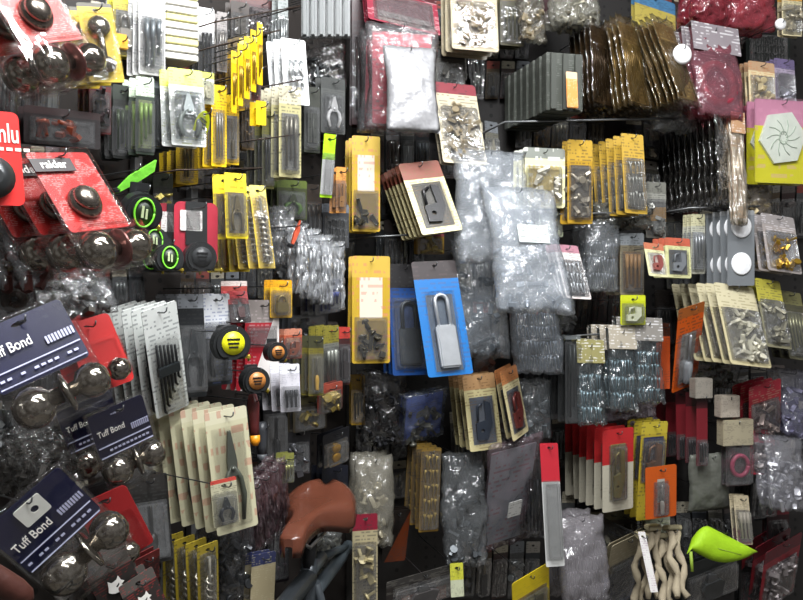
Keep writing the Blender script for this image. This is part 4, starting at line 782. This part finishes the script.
hang(mk_card, 'dark card in the gap left of the orange card', HK, KP, 670, 318, 30, 56, d=.07, n=1, body='#1c1816', c='rods', cc='#241f1c')
hang(mk_card, 'cream card with brass fittings, leaning right', 'cream_card', 'hardware pack', 742, 326, 38, 84, lean=12, d=.26, n=6, gap=.034, body='#bab08a', header='#c8c0a0', hf=.3, panel='#9a9276', c='chunks', cc='#d0ccb8', metal=.2, wr=.85, ink='#8a7f5c')
hang(mk_card, 'yellow olive headed card right of the cream cards', HK, KP, 773, 314, 24, 70, lean=10, d=.27, n=2, gap=.03, body='#77735c', header='#a8a040', hf=.35, c='chunks', cc='#a8a490')
hang(mk_card, 'dark card with olive strips at the right edge', HK, KP, 795, 326, 22, 70, lean=10, d=.24, n=3, gap=.03, body='#4c4a38', header='#77744c', c='rods', cc='#8c8a6c')
hang(mk_bag, 'dim dark bag under the cream cards', 'parts_bag', 'bag', 712, 372, 56, 34, d=.18, n=2, cc='#44443a', milk='#5c5c50', haze=.08)
hang(mk_box, 'small grey beige box under the orange card', 'small_box', 'box', 701, 388, 17, 20, d=.24, body='#8c867c', hook=False)
hang(mk_box, 'pale beige box left of the red pack', 'small_box', 'box', 727, 406, 19, 22, d=.25, body='#a89e90', hook=True)
hang(mk_box, 'wider beige box below the pale beige box', 'small_box', 'box', 735, 432, 30, 26, d=.25, body='#a0977f')
hang(mk_card, 'dark red card with a black foot, thin', 'red_strip_card', 'hardware pack', 702, 430, 11, 72, d=.24, n=6, gap=.042, body='#6c1c24', header='#3c1418', c='rods', cc='#2c2426', metal=.2, wr=.8, zr=(.02, .35), ink_amt=0)
hang(mk_card, 'red card with beige print at the right edge', 'red_card', 'hardware pack', 765, 412, 32, 58, slope=8, d=.26, n=3, gap=.03, body='#a42c38', header='#b43040', panel='#8c3c3c', ink='#b8a088', c='chunks', cc='#b0a09a')
hang(mk_bag, 'violet grey bag at the right edge beside the red card', 'parts_bag', 'bag', 795, 404, 28, 70, lean=6, d=.22, n=2, gap=.04, cc='#6c6a80', milk='#7a7a90', haze=.25)
hang(mk_bag, 'shiny silver bag of fittings at the right edge', 'parts_bag', 'bag', 786, 474, 38, 76, lean=6, d=.27, n=2, gap=.04, cc='#b4b4ba', milk='#a0a0a8', haze=.2, c='chunks')
hang(mk_card, 'red and white speckled card above the shiny silver bag', 'red_card', 'hardware pack', 762, 452, 26, 46, lean=4, d=.23, n=2, body='#b02c3c', header='#a83444', panel='#8a444c', c='chunks', cc='#d0c8c8')
hang(mk_card, 'card with a pink ring shaped coil', 'coil_card', 'hardware pack', 738, 464, 24, 44, d=.25, n=2, body='#57494a', header='#6c6460', c='ring', cc='#b04c68', metal=0, zr=(.05, .9), dd=.02, wr=.95)
hang(mk_mesh, 'dull grey green pouch low under the red strip cards', 'grey_pouch', 'pouch', 710, 482, 42, 58, lean=-2, d=.22, body='#6c6e66')
hang(mk_card, 'black card with curved grey wire right of the pink coil', HK, KP, 765, 492, 28, 56, lean=-4, d=.2, n=3, gap=.03, body='#24262a', header='#3c4044', c='pliers', cc='#707478', c2='#3c4044')
hang(mk_card, 'tall pale cream card with a pink foot', 'cream_card', 'hardware pack', 743, 520, 15, 50, lean=5, d=.25, n=2, body='#b8ac90', header='#b0a488', panel='#9c5c64', pz=(.02, .3), pw=.4, c='rods', cc='#b8b0a0', metal=0)
hang(mk_card, 'red card with silver glints in the bottom right corner', 'red_card', 'hardware pack', 780, 572, 36, 60, lean=-8, slope=18, d=.25, n=3, gap=.04, body='#9c2430', header='#6c1c26', panel='#7c3038', c='chunks', cc='#b0a8a8')
hang(mk_card, 'dark maroon card right of the neon pouch', HK, KP, 778, 530, 22, 50, d=.18, n=2, body='#3c1c20', header='#7c2a34', c='chunks', cc='#4c3c3c')
def mk_glare_disc(root, W, H, rnd):  # spots of reflected glare, put in as added pure white discs
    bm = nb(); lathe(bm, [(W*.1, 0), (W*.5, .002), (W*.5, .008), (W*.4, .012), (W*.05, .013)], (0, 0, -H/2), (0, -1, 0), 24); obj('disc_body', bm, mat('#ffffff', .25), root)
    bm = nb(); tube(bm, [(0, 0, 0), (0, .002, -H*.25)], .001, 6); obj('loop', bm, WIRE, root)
hang(mk_glare_disc, 'bright white round disc between the bronze packs and red coil', 'glare_disc', 'disc', 681, 55, 18, 19, d=.3)
hang(mk_glare_disc, 'small bright white disc under the red net bags', 'glare_disc', 'disc', 779, 25, 10, 11, d=.28)
# neon pouch
def mk_neon(root, W, H, rnd):
    bm = nb(); n = 18; top = []
    for i in range(n+1):
        t = i/n; x = (t-.5)*W; zt = -H*(1-1*math.sin(min(1, (t+.04)/.32)*math.pi/2))-H*.62*max(0, (t-.3)/.7)**1.0; zb = -H*(.62+.38*math.sin(t*math.pi))
        if zb > zt-.002: zb = zt-.002
        zm = (zt+zb)/2; hh = (zt-zb)/2
        top.append([bm.verts.new((x, -.018*math.sin(a)*min(1, hh*60), zm+hh*math.cos(a))) for a in [2*math.pi*k/14 for k in range(14)]])
    for i in range(n):
        for k in range(14): bm.faces.new((top[i][k], top[i][(k+1) % 14], top[i+1][(k+1) % 14], top[i+1][k])).smooth = True
    bm.faces.new(top[0]); bm.faces.new(top[-1][::-1])
    h = obj('grip_body', bm, mat('#9cc814', .7, 0, .3, 50), root)
    bm = nb(); tube(bm, [(-W*.45, 0, -H*.75), (-W*.43, 0, -H*1.3)], .004, 8); tube(bm, [(-W*.3, -.01, -H*.5), (-W*.1, -.018, -H*.62), (W*.2, -.016, -H*.74)], .0012, 6); obj('tie_cord', bm, mat('#8ca83a', .6), root)
hang(mk_neon, 'fluorescent yellow green curved grip near the bottom right', 'neon_grip', 'grip', 722, 545, 70, 36, slope=-4, d=.29)
hang(mk_card, 'black card holding a grey bar under the neon grip', HK, KP, 712, 578, 60, 44, slope=10, d=.2, n=2, body='#1e2222', header='#262a2a', c='knife', cc='#77797a', c2='#3c4042')
hang(mk_card, 'black card under the tip of the neon grip', HK, KP, 752, 582, 26, 50, d=.14, n=2, body='#1c1c1c', c='disc', cc='#2c2e2e')
# twisted gloves
for i in range(4):
    def mk_tw(root, W, H, rnd):
        for q in range(2):
            bm = nb(); x = (q-.5)*W*.5; rr = W*.24
            tube(bm, [(x+rr*.6*math.sin(k*1.2+q*2), rr*.5*math.cos(k*1.7), -H*k/9) for k in range(10)], 1, 9, [rr*(.6+.4*((k*7+q) % 3)/2) for k in range(10)]); obj('twisted_cloth', bm, mat('#a69a82', .85, 0, .8, 40), root)
        bm = nb(); box(bm, (0, 0, -.003), (W*.9, W*.6, .012), bev=.002); obj('tie_band', bm, mat('#8c8468', .7), root)
    hang(mk_tw, 'beige twisted glove bundle beside the neon grip, '+['leftmost', 'second from left', 'third from left', 'rightmost'][i], 'glove_bundle', 'gloves', 641+i*12, 570-(i % 2)*8, 15, 72, lean=4*(i-1), d=.26+.012*(i % 2))
hang(mk_card, 'green white card above the twisted gloves', HK, KP, 658, 528, 24, 24, d=.2, n=2, body='#a8a894', header='#8c9080', c='chunks', cc='#c0c0b0')
hang(mk_card, 'beige and blue card at the bottom edge left of the gloves', HK, KP, 622, 572, 34, 70, lean=-12, slope=18, d=.22, n=2, body='#34507c', header='#a0967c', hf=.45, c=None, ink='#c0b8a0')
hang(mk_card, 'white slanting strip card left of the gloves', HK, KP, 648, 562, 7, 62, lean=12, d=.3, body='#d2d0cc', c=None, blister=False, ink='#9a6a90')
# low centre
hang(mk_card, 'red topped card with a cream window', 'red_cream_card', 'hardware pack', 618, 470, 31, 82, slope=3, d=.27, n=6, gap=.036, body='#b9b4a2', header='#b42a2c', hf=.42, panel='#8f7d44', pz=(.14, .82), pw=.24, c='figure', cc='#7c7240', metal=.3, ink_amt=.1, wr=.5, zr=(.14, .8))
hang(mk_card, 'yellow and navy card with a brown picture', 'yellow_navy_card', 'hardware pack', corners=((642, 423), (668, 421), (644, 520)), d=.28, n=3, gap=.03, body='#b09c30', header='#bcaa38', hf=.12, panel='#2e3058', pz=(.4, .85), pw=.38, c='figure', cc='#6a4c38', metal=0, zr=(.4, .82))
hang(mk_card, 'orange card with a pale arrow under the yellow navy card', 'orange_card', 'hardware pack', 661, 492, 31, 52, slope=2, d=.33, n=1, body='#c05418', panel='#a8a49c', pz=(.3, .75), pw=.12, c='driver', cc='#b8b8b4', c2='#a09c94', ink_amt=.1, wr=.4)
hang(mk_card, 'brown card in the gap between the red and yellow cards', HK, KP, 636, 470, 14, 90, d=.18, n=3, body='#2a2018', header='#5c5024', c='rods', cc='#3c3228')
hang(mk_card, 'long red and white card with a slant', 'red_white_card', 'hardware pack', 552, 505, 18, 124, lean=3, d=.28, body='#bfc0bd', header='#ac2430', hf=.32, c=None, ink_amt=0)
hang(mk_bag, 'black wrapped tools left of the long red and white card', 'parts_bag', 'bag', 536, 496, 18, 84, d=.22, n=3, gap=.03, cc='#303236', milk='#55585c', haze=.08, c='rods')
hang(mk_bag, 'pinkish clear bag in the lower centre', 'clear_bag', 'bag', 510, 494, 54, 110, lean=-6, slope=10, d=.28, T=.04, c=None, insert='#a4adb6', milk='#a88c96', haze=.14, crink=1.5, ins_ink='#a0606c', label_patch=('#c8c8c4', .5, .64, .25))
hang(mk_bag, 'grey clear bag left of the pinkish clear bag', 'clear_bag', 'bag', 464, 510, 44, 116, lean=2, d=.22, T=.04, c='chunks', cc='#55595c', milk='#7a7e80', haze=.22, crink=1.5)
hang(mk_card, 'long yellow brown card of brass bits', 'brass_bit_card', 'drill bit pack', 430, 490, 20, 84, lean=-2, d=.24, n=4, gap=.032, body='#93732c', header='#8a6f34', panel='#a8883a', c='teeth', cc='#d0b468', metal=.5, wr=.85, zr=(.04, .95))
hang(mk_bag, 'clear bag of beige plugs at the left edge, low', 'parts_bag', 'bag', 374, 502, 40, 92, d=.22, T=.04, n=2, gap=.05, cc='#a8a088', milk='#a8a496', haze=.25, metal=.0)
hang(mk_card, 'cream card with a dark red header below the beige plugs', 'cream_card', 'hardware pack', 365, 560, 25, 92, d=.28, body='#a49a7a', header='#7c1c2e', hf=.18, c='chunks', cc='#a89c74', metal=.1, panel='#988c68')
hang(mk_card, 'dark card with a burnt orange corner', HK, KP, 396, 536, 24, 52, lean=-6, d=.16, n=3, body='#1a1512', header='#201a16', accent='#6c3014', c=None, blister=False)
hang(mk_card, 'black card with orange and lime print at the bottom edge', HK, KP, 424, 588, 76, 32, slope=10, d=.26, body='#2c2826', header='#3c3a38', panel='#b85020', pz=(-.1, .4), pw=.3, c='knife', cc='#6c6c6c', c2='#444040', ink='#88857c')
hang(mk_card, 'white and lime card beside the orange printed black card', HK, KP, 457, 580, 13, 34, lean=2, d=.27, body='#b4b89c', header='#b8b83c', hf=.5, c=None, blister=False)
hang(mk_card, 'bright yellow card at the bottom edge in the centre', 'yellow_card', 'hardware pack', corners=((512, 584), (549, 562), (522, 640)), d=.3, body='#dcc21c', panel='#caa81a', c='figure', cc='#5c5838', ink_amt=.15)
hang(mk_bag, 'grey gauze bag at the bottom right of the yellow card', 'gauze_bag', 'bag', 583, 560, 48, 90, lean=4, d=.24, T=.045, n=2, gap=.06, c='teeth', cc='#807c80', milk='#8a868a', haze=.45)
hang(mk_card, 'dark wrapped stock under the red and cream cards', HK, KP, 612, 534, 50, 46, d=.14, n=3, body='#3a342a', header='#55503c', c='chunks', cc='#5c5848')
# framed pair and blue pack
hang(mk_frame, 'cream framed card with a navy tool below the clear bags', 'framed_card', 'hardware pack', corners=((462, 376), (494, 372), (472, 452)), d=.25, n=4, gap=.03, body='#bdb386', header='#a8845c', inner='#565c66', c='figure', cc='#28303c')
hang(mk_frame, 'narrow cream framed card right of the navy tool card', 'framed_card', 'hardware pack', corners=((500, 372), (516, 364), (516, 440)), d=.29, k=.6, n=2, gap=.03, body='#cabf94', header='#b87848', inner='#6a7078', c='figure', cc='#5c2420')
hang(mk_bag, 'bag with a blue and white card in the dark left part', 'blue_white_bag', 'bag', 424, 416, 44, 50, lean=-4, slope=10, d=.22, T=.03, n=2, gap=.04, c='chunks', cc='#77766c', insert='#5a70c0', milk='#8c98a8', haze=.12)
hang(mk_bag, 'black bag of dark parts under the lower yellow card', 'parts_bag', 'bag', 384, 408, 44, 76, d=.18, T=.03, n=2, gap=.04, cc='#1e1f22', milk='#303438', haze=.05)
hang(mk_card, 'dark brown card under the blue card', HK, KP, 484, 366, 22, 34, d=.2, n=2, body='#3a261e', header='#1c1c1e', c='chunks', cc='#6c4030')
hang(mk_card, 'deep yellow card low at the corner edge', HK, KP, 358, 400, 14, 50, d=.16, n=2, body='#a88420', c='rods', cc='#4c4428')
hang(mk_bag, 'clear bag of grey springs right of the framed cards', 'parts_bag', 'bag', 534, 410, 34, 60, d=.2, n=2, gap=.04, cc='#70767a', milk='#8a9094', haze=.18)
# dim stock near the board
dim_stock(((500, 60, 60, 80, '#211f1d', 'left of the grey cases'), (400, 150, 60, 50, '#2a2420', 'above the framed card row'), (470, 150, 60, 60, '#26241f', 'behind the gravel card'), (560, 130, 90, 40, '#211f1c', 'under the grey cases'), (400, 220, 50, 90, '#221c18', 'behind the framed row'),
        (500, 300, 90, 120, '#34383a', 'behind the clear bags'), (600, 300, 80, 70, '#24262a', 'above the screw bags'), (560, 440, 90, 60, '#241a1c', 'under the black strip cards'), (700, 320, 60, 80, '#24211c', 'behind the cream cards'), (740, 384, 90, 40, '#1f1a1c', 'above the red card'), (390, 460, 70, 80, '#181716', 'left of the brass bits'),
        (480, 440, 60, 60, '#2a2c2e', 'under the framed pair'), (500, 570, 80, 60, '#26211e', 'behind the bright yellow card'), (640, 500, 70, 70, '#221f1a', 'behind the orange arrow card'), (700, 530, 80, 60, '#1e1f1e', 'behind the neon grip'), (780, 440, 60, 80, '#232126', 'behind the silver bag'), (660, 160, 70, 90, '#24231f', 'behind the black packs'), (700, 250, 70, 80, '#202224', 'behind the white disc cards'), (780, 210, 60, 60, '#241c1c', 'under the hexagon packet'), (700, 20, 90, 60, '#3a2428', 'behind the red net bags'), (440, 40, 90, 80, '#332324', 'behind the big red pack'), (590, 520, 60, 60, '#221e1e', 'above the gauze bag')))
for i, (x0, y0, x1, y1) in enumerate(((505, 122, 690, 118), (360, 238, 450, 232), (560, 214, 650, 212), (545, 338, 655, 330), (690, 208, 760, 206))):
    Y0, w = on_wall(x0, y0, .21); Y1, _ = on_wall(x1, y1, .21)
    bm = nb(); a, b = P(x0, y0, Y0), P(x1, y1, Y1); tube(bm, [a-WR[1]*.21, a, b, b-WR[1]*.21], .0028, 6)
    tag(obj('wire_rail', bm, mat('#77797a', .4, .6)), 'grey wire rail '+['under the grey cases and bronze packs', 'under the framed card row', 'under the mustard cards', 'above the screw bags', 'above the white disc cards'][i], 'rail')
# ---------------------------------------------------------------- fingertip resting on the blue pack, bottom left corner
def finger():
    Yd = .82; tip = P(30, 606, Yd); base = P(-50, 560, Yd-.05); root = bpy.data.objects.new('fingertip', None); COL.objects.link(root); root.location = base
    tag(root, 'brown fingertip at the bottom left corner over the blue pack', 'finger')
    ax = tip-base; L = ax.length; a = ax.normalized(); bm = nb()
    prof = [(.0145, 0), (.0148, .25), (.0152, .4), (.0144, .6), (.0140, .8), (.0120, .92), (.0070, .985), (.0006, 1.0)]
    pts = [a*L*t+Vector((0, 0, .006*math.sin(t*2.4))) for r, t in prof]; tube(bm, pts, 1, 16, [r for r, t in prof]); obj('finger_skin', bm, mat('#3c1c14', .5, 0, .2, 90), root)
finger()
